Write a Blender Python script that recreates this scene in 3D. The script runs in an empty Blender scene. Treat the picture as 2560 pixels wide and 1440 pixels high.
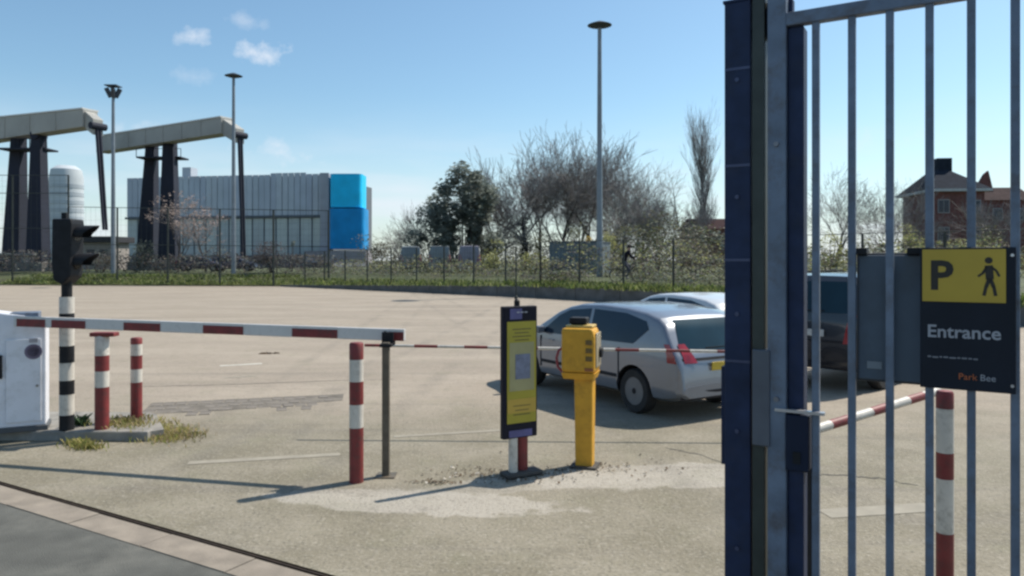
import bpy, bmesh, math, random
from mathutils import Vector, Matrix, noise as mnoise

scene = bpy.context.scene
C = scene.collection
R = math.radians
random.seed(7)

# ------------------------------------------------------------------ camera, sky, sun, exposure
F, HZ, CH = 1850.0, 650.0, 2.2          # focal length in photo pixels, horizon row, camera height (m)
cam_d = bpy.data.cameras.new('camera')
cam = bpy.data.objects.new('camera', cam_d); C.objects.link(cam)
cam.location = (0, 0, CH); cam.rotation_euler = (R(90), 0, 0)
cam_d.sensor_width = 36.0; cam_d.lens = F/2560*36.0
cam_d.shift_y = -(720-HZ)/2560.0
cam_d.clip_start = 0.05; cam_d.clip_end = 6000
scene.camera = cam

SUN_AZ, SUN_EL = R(58), R(52)           # azimuth clockwise from +Y (straight ahead)
world = bpy.data.worlds.new('World'); scene.world = world; world.use_nodes = True
wn, wl = world.node_tree.nodes, world.node_tree.links
wn.clear()
w_out = wn.new('ShaderNodeOutputWorld'); w_bg = wn.new('ShaderNodeBackground')
sky = wn.new('ShaderNodeTexSky'); sky.sky_type = 'NISHITA'; sky.sun_disc = False
sky.sun_elevation = SUN_EL; sky.sun_rotation = SUN_AZ
sky.air_density = 1.0; sky.dust_density = 0.8; sky.ozone_density = 1.0; sky.altitude = 0
w_bg.inputs[1].default_value = 0.114
wl.new(w_bg.outputs[0], w_out.inputs[0])
def wmath(op, a, b=None, c=None, clamp=False):
    n = wn.new('ShaderNodeMath'); n.operation = op; n.use_clamp = clamp
    for i, v in enumerate((a, b, c)):
        if v is None: continue
        if isinstance(v, (int, float)): n.inputs[i].default_value = v
        else: wl.new(v, n.inputs[i])
    return n.outputs[0]
w_tc = wn.new('ShaderNodeTexCoord')
w_no = wn.new('ShaderNodeTexNoise'); w_no.inputs['Scale'].default_value = 36; w_no.inputs['Detail'].default_value = 6
w_no.inputs['Roughness'].default_value = 0.6
wl.new(w_tc.outputs['Generated'], w_no.inputs['Vector'])
def cloud_patch(px, py, wx, wy, strength):
    d = Vector(((px-1280)/F, 1.0, (HZ-py)/F)).normalized()
    s = wn.new('ShaderNodeVectorMath'); s.operation = 'SUBTRACT'; s.inputs[1].default_value = d
    wl.new(w_tc.outputs['Generated'], s.inputs[0])
    m = wn.new('ShaderNodeVectorMath'); m.operation = 'MULTIPLY'; m.inputs[1].default_value = (F/wx, F/wx, F/wy)
    wl.new(s.outputs[0], m.inputs[0])
    l = wn.new('ShaderNodeVectorMath'); l.operation = 'LENGTH'; wl.new(m.outputs[0], l.inputs[0])
    v = wmath('SUBTRACT', 1.0, l.outputs['Value'])
    v = wmath('ADD', v, wmath('MULTIPLY', wmath('SUBTRACT', w_no.outputs[0], 0.5), 3.4))
    v = wmath('MULTIPLY', v, 0.9, clamp=True)
    return wmath('MULTIPLY', wmath('SMOOTH_MIN', v, 1.0, 0.1), strength)
cl = None
for args in ((492, 90, 38, 24, .6), (615, 52, 52, 18, .3), (658, 135, 60, 32, .85), (475, 188, 48, 20, .22),
             (690, 385, 130, 38, .55), (300, 330, 150, 40, .5), (2120, 360, 260, 40, .3)):
    p = cloud_patch(*args)
    cl = p if cl is None else wmath('MAXIMUM', cl, p)
# thin white cloud banks low over the horizon, all the way round
w_map = wn.new('ShaderNodeMapping'); w_map.inputs['Scale'].default_value = (4, 4, 22)
wl.new(w_tc.outputs['Generated'], w_map.inputs['Vector'])
w_n2 = wn.new('ShaderNodeTexNoise'); w_n2.inputs['Scale'].default_value = 1.4; w_n2.inputs['Detail'].default_value = 5
wl.new(w_map.outputs[0], w_n2.inputs['Vector'])
w_sep = wn.new('ShaderNodeSeparateXYZ'); wl.new(w_tc.outputs['Generated'], w_sep.inputs[0])
band = wn.new('ShaderNodeMapRange'); band.interpolation_type = 'SMOOTHSTEP'
band.inputs['From Min'].default_value = 0.22; band.inputs['From Max'].default_value = 0.02
wl.new(w_sep.outputs['Z'], band.inputs['Value'])
thin = wn.new('ShaderNodeMapRange'); thin.inputs['From Min'].default_value = 0.42; thin.inputs['From Max'].default_value = 0.72
wl.new(w_n2.outputs[0], thin.inputs['Value'])
bank = wmath('MULTIPLY', wmath('MULTIPLY', band.outputs[0], wmath('ADD', thin.outputs[0], 0.7)), 0.55)
cl = wmath('MAXIMUM', cl, bank, clamp=True)
w_mix = wn.new('ShaderNodeMixRGB'); w_mix.inputs[2].default_value = (5.7, 6.1, 6.7, 1)
wl.new(cl, w_mix.inputs[0]); w_tint = wn.new('ShaderNodeMixRGB'); w_tint.blend_type = 'MULTIPLY'; w_tint.inputs[0].default_value = 1.0; w_tint.inputs[2].default_value = (.83, 1.0, 1.01, 1)
wl.new(sky.outputs[0], w_tint.inputs[1]); wl.new(w_tint.outputs[0], w_mix.inputs[1]); wl.new(w_mix.outputs[0], w_bg.inputs[0])

sun_d = bpy.data.lights.new('sun', 'SUN'); sun_d.energy = 4.5; sun_d.angle = R(0.6); sun_d.color = (1.0, 0.93, 0.82)
sun = bpy.data.objects.new('sun', sun_d); C.objects.link(sun)
sdir = Vector((math.sin(SUN_AZ)*math.cos(SUN_EL), math.cos(SUN_AZ)*math.cos(SUN_EL), math.sin(SUN_EL)))
sun.rotation_euler = (-sdir).to_track_quat('-Z', 'Y').to_euler()
sun.location = (20, 20, 40)

vs = scene.view_settings
vs.view_transform = 'Standard'; vs.look = 'None'; vs.exposure = 0.38; vs.gamma = 1.0; vs.use_curve_mapping = False
scene.render.engine = 'CYCLES'
scene.cycles.use_denoising = True
scene.cycles.filter_width = 2.6
scene.cycles.max_bounces = 8

# ------------------------------------------------------------------ helpers
def at(px, py, D):
    return Vector(((px-1280)/F*D, D, CH-(py-HZ)/F*D))
def gd(px, py, z=0.0):
    D = (CH-z)*F/(py-HZ)
    return Vector(((px-1280)/F*D, D, z))

def mat(name, col, rough=.6, metal=0.0, var=.15, scale=4.0, bump=0.0, bscale=40.0, spec=.5, coat=0.0, stretch=None, dirt=None, dirt_amt=.0, dscale=3.0):
    m = bpy.data.materials.get(name)
    if m: return m
    m = bpy.data.materials.new(name); m.use_nodes = True
    n, l = m.node_tree.nodes, m.node_tree.links
    b = n['Principled BSDF']
    b.inputs['Roughness'].default_value = rough; b.inputs['Metallic'].default_value = metal
    b.inputs['Specular IOR Level'].default_value = spec
    b.inputs['Coat Weight'].default_value = coat
    tc = n.new('ShaderNodeTexCoord'); src = tc.outputs['Object']
    if stretch:
        mp = n.new('ShaderNodeMapping'); mp.inputs['Scale'].default_value = stretch
        l.new(src, mp.inputs[0]); src = mp.outputs[0]
    no = n.new('ShaderNodeTexNoise'); no.inputs['Scale'].default_value = scale; no.inputs['Detail'].default_value = 6
    l.new(src, no.inputs['Vector'])
    mr = n.new('ShaderNodeMapRange'); mr.inputs['From Min'].default_value = .3; mr.inputs['From Max'].default_value = .7
    l.new(no.outputs[0], mr.inputs[0])
    mx = n.new('ShaderNodeMixRGB')
    mx.inputs[1].default_value = (*[max(0, c*(1-var)) for c in col], 1)
    mx.inputs[2].default_value = (*[min(1, c*(1+var)) for c in col], 1)
    l.new(mr.outputs[0], mx.inputs[0])
    out = mx.outputs[0]
    if dirt:
        dn = n.new('ShaderNodeTexNoise'); dn.inputs['Scale'].default_value = dscale; dn.inputs['Detail'].default_value = 9
        dn.inputs['Roughness'].default_value = .7
        l.new(tc.outputs['Object'], dn.inputs['Vector'])
        dr = n.new('ShaderNodeMapRange'); dr.inputs['From Min'].default_value = .5; dr.inputs['From Max'].default_value = .72
        dr.inputs['To Max'].default_value = dirt_amt
        l.new(dn.outputs[0], dr.inputs[0])
        d2 = n.new('ShaderNodeMixRGB'); d2.inputs[2].default_value = (*dirt, 1)
        l.new(dr.outputs[0], d2.inputs[0]); l.new(out, d2.inputs[1]); out = d2.outputs[0]
    l.new(out, b.inputs['Base Color'])
    if bump:
        bn = n.new('ShaderNodeTexNoise'); bn.inputs['Scale'].default_value = bscale; bn.inputs['Detail'].default_value = 4
        l.new(tc.outputs['Object'], bn.inputs['Vector'])
        bp = n.new('ShaderNodeBump'); bp.inputs['Strength'].default_value = bump; bp.inputs['Distance'].default_value = .01
        l.new(bn.outputs[0], bp.inputs['Height']); l.new(bp.outputs[0], b.inputs['Normal'])
    return m

def leafmat(name, col, var=.45, trans=.35, scale=1.2):
    m = bpy.data.materials.get(name)
    if m: return m
    m = mat(name, col, rough=.6, var=var, scale=scale, spec=.3)
    n, l = m.node_tree.nodes, m.node_tree.links
    b = n['Principled BSDF']; o = n['Material Output']
    t = n.new('ShaderNodeBsdfTranslucent'); ms = n.new('ShaderNodeMixShader'); ms.inputs[0].default_value = trans
    src = b.inputs['Base Color'].links[0].from_socket
    l.new(src, t.inputs[0]); l.new(b.outputs[0], ms.inputs[1]); l.new(t.outputs[0], ms.inputs[2]); l.new(ms.outputs[0], o.inputs[0])
    return m

class MB:
    def __init__(s): s.v = []; s.f = []; s.mi = []; s.cur = 0
    def add(s, vs, fs):
        o = len(s.v); s.v += [tuple(v) for v in vs]
        for f in fs: s.f.append(tuple(i+o for i in f)); s.mi.append(s.cur)
        return s
    def box(s, c, size, rot=None):
        hx, hy, hz = size[0]/2, size[1]/2, size[2]/2
        vs = [Vector((x*hx, y*hy, z*hz)) for z in (-1, 1) for x, y in ((-1,-1),(1,-1),(1,1),(-1,1))]
        if rot is not None: vs = [rot @ v for v in vs]
        c = Vector(c); vs = [v+c for v in vs]
        return s.add(vs, [(3,2,1,0),(4,5,6,7),(0,1,5,4),(1,2,6,5),(2,3,7,6),(3,0,4,7)])
    def hexa(s, p):      # 4 bottom points then 4 top points
        return s.add(p, [(3,2,1,0),(4,5,6,7),(0,1,5,4),(1,2,6,5),(2,3,7,6),(3,0,4,7)])
    def tube(s, a, b, r0, r1=None, n=8, cap=True):
        a, b = Vector(a), Vector(b); r1 = r0 if r1 is None else r1
        d = (b-a)
        if d.length < 1e-9: return s
        q = d.to_track_quat('Z', 'Y')
        vs = []
        for p, r in ((a, r0), (b, r1)):
            for k in range(n):
                t = 2*math.pi*k/n
                vs.append(p + q @ Vector((math.cos(t)*r, math.sin(t)*r, 0)))
        fs = [(k, (k+1) % n, n+(k+1) % n, n+k) for k in range(n)]
        if cap: fs += [tuple(range(n-1, -1, -1)), tuple(range(n, 2*n))]
        return s.add(vs, fs)
    def path(s, pts, r, n=8):
        for i in range(len(pts)-1): s.tube(pts[i], pts[i+1], r, r, n)
        return s
    def lathe(s, prof, n=24, axis='Z', c=(0,0,0), nocap=False):   # prof: (radius, height)
        c = Vector(c); vs = []
        for r, h in prof:
            for k in range(n):
                t = 2*math.pi*k/n
                x, y = math.cos(t)*r, math.sin(t)*r
                v = Vector((x, y, h)) if axis == 'Z' else (Vector((x, h, y)) if axis == 'Y' else Vector((h, x, y)))
                vs.append(c+v)
        fs = []
        for i in range(len(prof)-1):
            for k in range(n):
                fs.append((i*n+k, i*n+(k+1) % n, (i+1)*n+(k+1) % n, (i+1)*n+k))
        if prof[0][0] > 1e-6 and not nocap: fs.append(tuple(range(n-1, -1, -1)))
        if prof[-1][0] > 1e-6 and not nocap: fs.append(tuple(range((len(prof)-1)*n, len(prof)*n)))
        return s.add(vs, fs)
    def prism(s, poly, d0, d1, plane='XZ'):          # polygon extruded along the third axis
        n = len(poly); vs = []
        for d in (d0, d1):
            for a, b in poly:
                vs.append((a, d, b) if plane == 'XZ' else ((a, b, d) if plane == 'XY' else (d, a, b)))
        fs = [(k, (k+1) % n, n+(k+1) % n, n+k) for k in range(n)] + [tuple(range(n-1, -1, -1)), tuple(range(n, 2*n))]
        return s.add(vs, fs)
    def grid(s, fn, nu, nv):
        vs = [fn(u/nu, v/nv) for v in range(nv+1) for u in range(nu+1)]
        fs = [(v*(nu+1)+u, v*(nu+1)+u+1, (v+1)*(nu+1)+u+1, (v+1)*(nu+1)+u) for v in range(nv) for u in range(nu)]
        return s.add(vs, fs)
    def mesh(s, name, mats, smooth=False, fix=True):
        me = bpy.data.meshes.new(name); me.from_pydata(s.v, [], s.f)
        if not isinstance(mats, (list, tuple)): mats = [mats]
        for m in mats: me.materials.append(m)
        if len(mats) > 1: me.polygons.foreach_set('material_index', s.mi)
        if fix:
            bm = bmesh.new(); bm.from_mesh(me); bmesh.ops.recalc_face_normals(bm, faces=bm.faces); bm.to_mesh(me); bm.free()
        if smooth:
            me.polygons.foreach_set('use_smooth', [True]*len(me.polygons))
            me.set_sharp_from_angle(angle=R(smooth if not isinstance(smooth, bool) else 40))
        me.update(); return me
    def build(s, name, mats, parent=None, smooth=False, fix=True, bevel=0):
        me = s.mesh(name, mats, smooth, fix)
        if bevel:
            bm = bmesh.new(); bm.from_mesh(me)
            bmesh.ops.bevel(bm, geom=[e for e in bm.edges if e.is_manifold and e.calc_face_angle(0) > .6], offset=bevel, segments=2, affect='EDGES', profile=.5)
            bm.to_mesh(me); bm.free()
        return link(name, me, parent)

def link(name, me, parent=None):
    o = bpy.data.objects.new(name, me); C.objects.link(o)
    if parent is not None: o.parent = parent
    return o
def tag(o, label=None, cat=None, group=None, kind=None):
    if label: o['label'] = label
    if cat: o['category'] = cat
    if group: o['group'] = group
    if kind: o['kind'] = kind
    return o
def thing(name, label, cat, loc=(0,0,0), rz=0.0, group=None):
    o = bpy.data.objects.new(name, None); C.objects.link(o)
    o.location = loc; o.rotation_euler = (0, 0, rz); o.empty_display_size = .2
    return tag(o, label, cat, group)

# common materials
STEEL = mat('galvanised_steel', (.145,.18,.24), .5, .2, .25, 6, bump=.2, bscale=60, dirt=(.085,.06,.045), dirt_amt=.7, dscale=7)
NAVY = mat('dark_painted_steel', (.018,.029,.070), .55, .0, .3, 8, spec=.25, bump=.1, dirt=(.04,.04,.05), dirt_amt=.35, dscale=6)
GREENBLACK = mat('green_black_steel', (.035,.042,.036), .5, .1, .3, 8)
RED = mat('weathered_red_paint', (.185,.024,.024), .55, 0, .2, 9, bump=.1, dirt=(.07,.035,.03), dirt_amt=.85, dscale=13)
WHITE = mat('weathered_white_paint', (.57,.535,.475), .5, 0, .1, 9, bump=.08, dirt=(.26,.235,.20), dirt_amt=.8, dscale=13)
BLACK = mat('black_plastic', (.012,.013,.016), .6, 0, .3, 8, spec=.25)
YELLOW = mat('yellow_paint', (.60,.315,.032), .5, 0, .12, 7, spec=.3, bump=.06, dirt=(.24,.12,.02), dirt_amt=.55, dscale=6)
CONC = mat('kerb_concrete', (.24,.225,.20), .85, 0, .25, 5, bump=.4, bscale=60, dirt=(.12,.11,.10), dirt_amt=.6, dscale=4)
RUBBER = mat('tyre_rubber', (.018,.018,.019), .8, 0, .3, 10)
DGLASS = mat('tinted_car_glass', (.010,.024,.046), .02, 0, .2, 2, spec=.32)

# ------------------------------------------------------------------ ground
def ground_material():
    m = bpy.data.materials.new('worn_concrete_paving'); m.use_nodes = True
    n, l = m.node_tree.nodes, m.node_tree.links
    b = n['Principled BSDF']; b.inputs['Roughness'].default_value = .85; b.inputs['Specular IOR Level'].default_value = .35
    tc = n.new('ShaderNodeTexCoord'); P = tc.outputs['Object']
    def noi(scale, det=6, rough=.55, stretch=None):
        x = n.new('ShaderNodeTexNoise'); x.inputs['Scale'].default_value = scale; x.inputs['Detail'].default_value = det
        x.inputs['Roughness'].default_value = rough
        if stretch:
            mp = n.new('ShaderNodeMapping'); mp.inputs['Scale'].default_value = stretch; l.new(P, mp.inputs[0]); l.new(mp.outputs[0], x.inputs[0])
        else: l.new(P, x.inputs[0])
        return x.outputs[0]
    def mr(v, a, b_, c=0., d=1., smooth=True):
        x = n.new('ShaderNodeMapRange')
        if smooth: x.interpolation_type = 'SMOOTHSTEP'
        for k, q in zip(('From Min','From Max','To Min','To Max'), (a, b_, c, d)): x.inputs[k].default_value = q
        l.new(v, x.inputs[0]); return x.outputs[0]
    def mth(op, a, b_, clamp=False):
        x = n.new('ShaderNodeMath'); x.operation = op; x.use_clamp = clamp
        for i, v in enumerate((a, b_)):
            if isinstance(v, (int, float)): x.inputs[i].default_value = v
            else: l.new(v, x.inputs[i])
        return x.outputs[0]
    def mix(f, a, b_, mode='MIX'):
        x = n.new('ShaderNodeMixRGB'); x.blend_type = mode
        for i, v in enumerate((f, a, b_)):
            if isinstance(v, tuple): x.inputs[i].default_value = (*v, 1)
            elif isinstance(v, (int, float)): x.inputs[i].default_value = v
            else: l.new(v, x.inputs[i])
        return x.outputs[0]
    sep = n.new('ShaderNodeSeparateXYZ'); l.new(P, sep.inputs[0])
    # olive grey over the entrance apron, turning paler and pinker over the lot behind
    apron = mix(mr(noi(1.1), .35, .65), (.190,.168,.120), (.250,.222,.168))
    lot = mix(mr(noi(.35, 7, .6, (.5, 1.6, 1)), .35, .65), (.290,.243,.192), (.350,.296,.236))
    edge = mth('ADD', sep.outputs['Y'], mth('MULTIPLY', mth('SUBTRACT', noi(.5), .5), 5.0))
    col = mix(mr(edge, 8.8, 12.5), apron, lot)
    # pale cement patches round the bases of the bollards and the machine
    for cx, cy, rx, ry, ang, amt in ((-.85, 6.72, 1.35, .33, -8, .75), (1.55, 7.55, 1.5, .42, 6, .7), (.2, 7.3, 1.3, .25, 14, .45)):
        mp = n.new('ShaderNodeMapping'); mp.vector_type = 'TEXTURE'
        mp.inputs['Location'].default_value = (cx, cy, 0); mp.inputs['Rotation'].default_value = (0, 0, R(ang)); mp.inputs['Scale'].default_value = (rx, ry, 1)
        l.new(P, mp.inputs[0])
        le = n.new('ShaderNodeVectorMath'); le.operation = 'LENGTH'; l.new(mp.outputs[0], le.inputs[0])
        d = mth('ADD', le.outputs['Value'], mth('MULTIPLY', mth('SUBTRACT', noi(2.4, 8, .65), .5), 1.3))
        col = mix(mr(d, 1.08, .9, 0, amt), col, (.40,.365,.315))
    # oil, damp stains, tyre rubber
    col = mix(mr(noi(.8, 9, .7, (.55, 1.3, 1)), .56, .78, 0, .38), col, (.12,.105,.09))
    col = mix(mr(noi(2.3, 9, .75), .60, .80, 0, .35), col, (.095,.085,.07))
    # moss tint and aggregate speckle
    col = mix(mr(noi(1.7, 4), .50, .75, 0, .25), col, (.175,.175,.105))
    for a_, b_, w_, amt in ((-4.3, .10, .16, .30), (-2.75, .10, .17, .32), (-3.5, -.06, .14, .22), (-2.1, -.06, .14, .22), (4.6, -.20, .17, .25), (3.2, -.20, .15, .25)):
        dx = mth('ABSOLUTE', mth('SUBTRACT', sep.outputs['X'], mth('ADD', mth('MULTIPLY', sep.outputs['Y'], b_), a_)), 0.0)
        dx = mth('ADD', dx, mth('MULTIPLY', mth('SUBTRACT', noi(1.3, 7, .7), .5), .35))
        col = mix(mth('MULTIPLY', mr(dx, w_*1.6, .0, 0, amt), mr(noi(.7, 5), .35, .65)), col, (.10,.092,.08))
    col = mix(mr(noi(1.0, 6, .6, (.12, 2.2, 1)), .52, .70, 0, .35), col, (.15,.132,.112))
    col = mix(mr(noi(6.0, 6, .7), .50, .74, 0, .5), col, (.125,.112,.088))
    col = mix(mr(noi(14, 5, .7), .50, .70, 0, .45), col, (.35,.315,.26))
    sp = noi(34, 3, .65)
    col = mix(mr(sp, .46, .30, 0, .75), col, (.085,.078,.06))
    col = mix(mr(sp, .56, .70, 0, .7), col, (.37,.345,.29))
    l.new(col, b.inputs['Base Color'])
    bp = n.new('ShaderNodeBump'); bp.inputs['Strength'].default_value = .7; bp.inputs['Distance'].default_value = .016
    l.new(mth('ADD', sp, mth('MULTIPLY', noi(9), .8)), bp.inputs['Height']); l.new(bp.outputs[0], b.inputs['Normal'])
    return m

GRASS = mat('rough_grass', (.06,.075,.028), .9, 0, .5, 1.2, bump=.8, bscale=12, dirt=(.085,.07,.04), dirt_amt=.8, dscale=.5)
EARTH = mat('open_ground', (.12,.125,.07), .9, 0, .35, .05)
ASPH = mat('road_asphalt', (.088,.088,.078), .88, 0, .22, 3, bump=.7, bscale=90, dirt=(.15,.145,.125), dirt_amt=.55, dscale=1.5)
PINK = mat('pink_concrete_edging', (.235,.20,.16), .85, 0, .25, 4, bump=.4, bscale=70, dirt=(.20,.17,.14), dirt_amt=.6, dscale=3)
RAIL = mat('rusty_track', (.035,.022,.014), .75, .2, .4, 14)
PAINT = mat('worn_white_marking', (.275,.25,.20), .85, 0, .12, 6, dirt=(.26,.23,.185), dirt_amt=1.0, dscale=5)

# line of the sliding gate's track: through T0 along TD (also the edge between road and lot)
TA, TB = gd(0, 1203), gd(840, 1440)
TD = (TB-TA).normalized(); TN = Vector((TD.y, -TD.x, 0))       # TN points to the road side
if TN.y > 0: TN = -TN
def trk(t, off=0.0, z=0.0):
    p = TA + TD*t + TN*off; return Vector((p.x, p.y, z))

# far boundary of the lot
BND = [Vector((-120, 72, 0)), gd(0, 713), gd(700, 716), gd(1340, 745), Vector((9.7, 33, 0)), Vector((17.5, 24, 0)), Vector((40, -2, 0))]

o = MB().add([(-2500,-2500,-.6),(2500,-2500,-.6),(2500,3500,-.6),(-2500,3500,-.6)], [(0,1,2,3)]).build('ground', EARTH); tag(o, kind='structure')
lot_poly = [trk(-60), trk(40)] + [BND[6], BND[5], BND[4], BND[3], BND[2], BND[1], BND[0]]
lp = [(p.x, p.y) for p in lot_poly]
me = bpy.data.meshes.new('parking_lot'); me.from_pydata([(x, y, 0) for x, y in lp], [], [tuple(range(len(lp)))])
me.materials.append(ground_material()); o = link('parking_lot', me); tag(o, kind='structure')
# skirt below the lot's road side is the track bed
o = MB().hexa([trk(-60,.0,-.05), trk(-60,.34,-.05), trk(40,.34,-.05), trk(40,0,-.05), trk(-60,.0,-.03), trk(-60,.34,-.03), trk(40,.34,-.03), trk(40,0,-.03)]).build('track_bed', RAIL); tag(o, kind='structure')
# edging slabs beside the track
edge_root = thing('edging', None, None); tag(edge_root, kind='structure')
t = -6.0
while t < 9.5:
    w = .96
    m_ = MB(); z0, z1 = -.05, -.004 + random.uniform(-.004, .003)
    m_.hexa([trk(t,.055,z0), trk(t,.33,z0), trk(t+w,.33,z0), trk(t+w,.055,z0), trk(t,.055,z1), trk(t,.33,z1), trk(t+w,.33,z1), trk(t+w,.055,z1)])
    m_.build('edging_slab', PINK, edge_root)
    t += w+.012
m_ = MB(); m_.hexa([trk(-30,.012,-.03), trk(-30,.028,-.03), trk(30,.028,-.03), trk(30,.012,-.03), trk(-30,.012,-.006), trk(-30,.028,-.006), trk(30,.028,-.006), trk(30,.012,-.006)])
tag(m_.build('gate_track', RAIL), 'dark narrow steel gate track set in the paving', 'gate track')
rp = [trk(-60,.335,-.012), trk(40,.335,-.012), trk(40,60,-.012), trk(-60,60,-.012)]
o = MB().add(rp, [(0,1,2,3)]).build('road', ASPH); tag(o, kind='structure')

# verge and open land behind the lot
rows = [(0, None), (1.6, .75), (5, 1.0), (30, 1.15), (200, 1.2), (1800, 1.2)]
vd = Vector((.33, .944, 0))
wall_h = [0.02, 0.02, .06, .62, .62, .62, .62]
full_h = [1.0, 1.0, 1.0, 1.12, 1.12, 1.12, 1.12]
pts = []
for i in range(len(BND)-1):
    k = 14
    for j in range(k):
        t = j/k; pts.append((BND[i].lerp(BND[i+1], t), wall_h[i]*(1-t)+wall_h[i+1]*t, full_h[i]*(1-t)+full_h[i+1]*t))
pts.append((BND[-1], wall_h[-1], full_h[-1]))
m_ = MB(); nv = len(pts)
def vz(d, w0, fh):
    if d == 0: return w0
    return w0 + (fh-w0)*min(1, (d/4.5))**.8
for d, _ in rows:
    for p, w0, fh in pts:
        z = vz(d, w0, fh) + (mnoise.noise(Vector((p.x*.3, d, p.y*.3)))*.12 if 0 < d < 40 else 0)
        q = p + vd*d + Vector((0, 0, z)); 
        if d == 0: q += vd*.16
        m_.v.append(tuple(q))
for r in range(len(rows)-1):
    for i in range(nv-1):
        a = r*nv+i; m_.f.append((a, a+1, a+nv+1, a+nv)); m_.mi.append(0)
o = m_.build('grass_verge', GRASS, smooth=60); tag(o, kind='structure')
def verge_z(x, y):
    # height of the land behind the boundary
    best = 1.1
    return best

# low concrete retaining wall along the diagonal part of the boundary, in cast sections
WALLC = mat('grey_retaining_wall', (.105,.108,.11), .85, 0, .25, 2, bump=.4, bscale=20, dirt=(.05,.05,.045), dirt_amt=.7, dscale=1.2)
wr = thing('retaining_wall', 'low dark grey concrete wall edging the grass verge', 'wall')
for i in range(2, 5):
    a, b = BND[i], BND[i+1]; L = (b-a).length; n_ = max(1, int(L/3.0))
    for j in range(n_):
        p, q = a.lerp(b, j/n_), a.lerp(b, (j+.992)/n_)
        h0 = wall_h[i]+(wall_h[i+1]-wall_h[i])*j/n_; h1 = wall_h[i]+(wall_h[i+1]-wall_h[i])*(j+1)/n_
        h0 += .06; h1 += .06
        if h1 < .12: continue
        d = vd*.22
        MB().hexa([p, q, q+d, p+d, p+Vector((0,0,h0)), q+Vector((0,0,h1)), q+d+Vector((0,0,h1)), p+d+Vector((0,0,h0))]).build('wall_section', WALLC, wr)

# painted markings: worn dashes
PAINT2 = mat('bright_white_marking', (.50,.47,.41), .85, 0, .12, 6, dirt=(.28,.25,.2), dirt_amt=1.0, dscale=5)
def marking(p, q, w, label, pm=PAINT):
    p, q = Vector(p), Vector(q); d = (q-p).normalized(); s = Vector((-d.y, d.x, 0))*w/2; z = Vector((0,0,.004))
    tag(MB().add([p-s+z, q-s+z, q+s+z, p+s+z], [(0,1,2,3)]).build('painted_line', pm), label, 'painted line')
marking(gd(550, 915), gd(655, 909), .16, 'short white painted dash alone in the middle of the lot', PAINT2)
marking(gd(470, 1158), gd(850, 1136), .13, 'faded white line across the apron left of the near bollard')
marking(gd(985, 1092), gd(1255, 1076), .10, 'thin faded white line leading to the yellow sign panel')
marking(gd(690, 768), gd(1180, 764), .18, 'long faint white line near the far edge of the lot')
marking(gd(560, 945), gd(640, 940), .10, 'faint small white dash just below the brighter dash')
marking(gd(2060, 1285), gd(2330, 1268), .22, 'pale worn line on the ground seen through the gate bars')

# cobbled strip across the entry lane
COB = mat('sett_stone', (.165,.145,.122), .9, 0, .35, 3, bump=.4, bscale=50)
cobs = thing('cobble_strip', None, None, (0,0,0)); tag(cobs, kind='structure')
cm = MB().hexa([(-.078,-.135,-.02),(.078,-.135,-.02),(.078,.135,-.02),(-.078,.135,-.02),(-.07,-.125,.008),(.07,-.125,.008),(.07,.125,.008),(-.07,.125,.008)]).mesh('cobble', COB)
a0, a1 = gd(392, 1012), gd(845, 990)
cd = (a1-a0).normalized(); cs = Vector((cd.y, -cd.x, 0)); ang = math.atan2(cd.y, cd.x); cl_ = (a1-a0).length
for j in range(4):
    for i in range(int(cl_/.175)):
        f_ = i*.175/cl_
        if random.random() < (.02, .04, .22+.4*f_, .55+.4*f_)[j]: continue
        p = a0 + cd*((i+.5*(j % 2))*.175) + cs*(j*.285)
        c_ = link('cobble', cm, cobs); c_.location = (p.x, p.y, random.uniform(-.006,.004)); c_.rotation_euler = (random.uniform(-.02,.02), random.uniform(-.02,.02), ang+random.uniform(-.05,.05))
bp_ = [a0-cd*.1-cs*.15, a1+cd*.1-cs*.15, a1+cd*.05+cs*.42, a0+cd*1.0+cs*.75, a0-cd*.1+cs*.72]
o = MB().add([(p.x, p.y, .003) for p in bp_], [tuple(range(5))]).build('joint_bed', mat('joint_sand', (.15,.132,.108), .95, 0, .35, 4, dirt=(.24,.21,.17), dirt_amt=.8, dscale=3), cobs)

# thin dark lines laid on the ground
def ground_line(pts, w, label):
    pts2 = []
    for i in range(len(pts)-1):
        for j in range(8):
            p = pts[i].lerp(pts[i+1], j/8); pts2.append(p+Vector((random.uniform(-.02,.02), random.uniform(-.025,.025), .003)))
    m_ = MB()
    for i in range(len(pts2)-1):
        s = Vector((0, w*random.uniform(.5,1.2)/2, 0))
        m_.add([pts2[i]-s, pts2[i+1]-s, pts2[i+1]+s, pts2[i]+s], [(0,1,2,3)])
    tag(m_.build('ground_line', mat('dark_ground_line', (.07,.065,.055), .9)), label, 'ground_line')
ground_line([gd(1670,1121), gd(1745,1136), gd(1835,1168), gd(1960,1183), gd(2060,1186), gd(2200,1196), gd(2310,1218)], .035, 'thin dark line running behind the gate posts')

ground_line([gd(360,966), gd(560,962), gd(820,952), gd(1010,948)], .03, 'long thin joint across the lot behind the bollards')
ground_line([gd(180,800), gd(520,792), gd(900,790), gd(1190,786)], .05, 'faint far joint across the lot above the boom')
# ------------------------------------------------------------------ barrier island on the left
IZ = .12
isl = thing('traffic_island', 'low concrete kerb island under the white barrier cabinet', 'kerb island')
front0, front1 = gd(-260, 1100), gd(372, 1104)
back1, back0 = gd(400, 1052), gd(-260, 1046)
ip = [front0, front0.lerp(front1, .97), front1 + Vector((.10,.18,0)), back1 + Vector((0,-.1,0)), back1 + Vector((-.2,.05,0)), back0]
top = [(p.x, p.y) for p in ip]
MB().prism(top, -.02, IZ-.012, 'XY').build('island_slab', CONC, isl)
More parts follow.
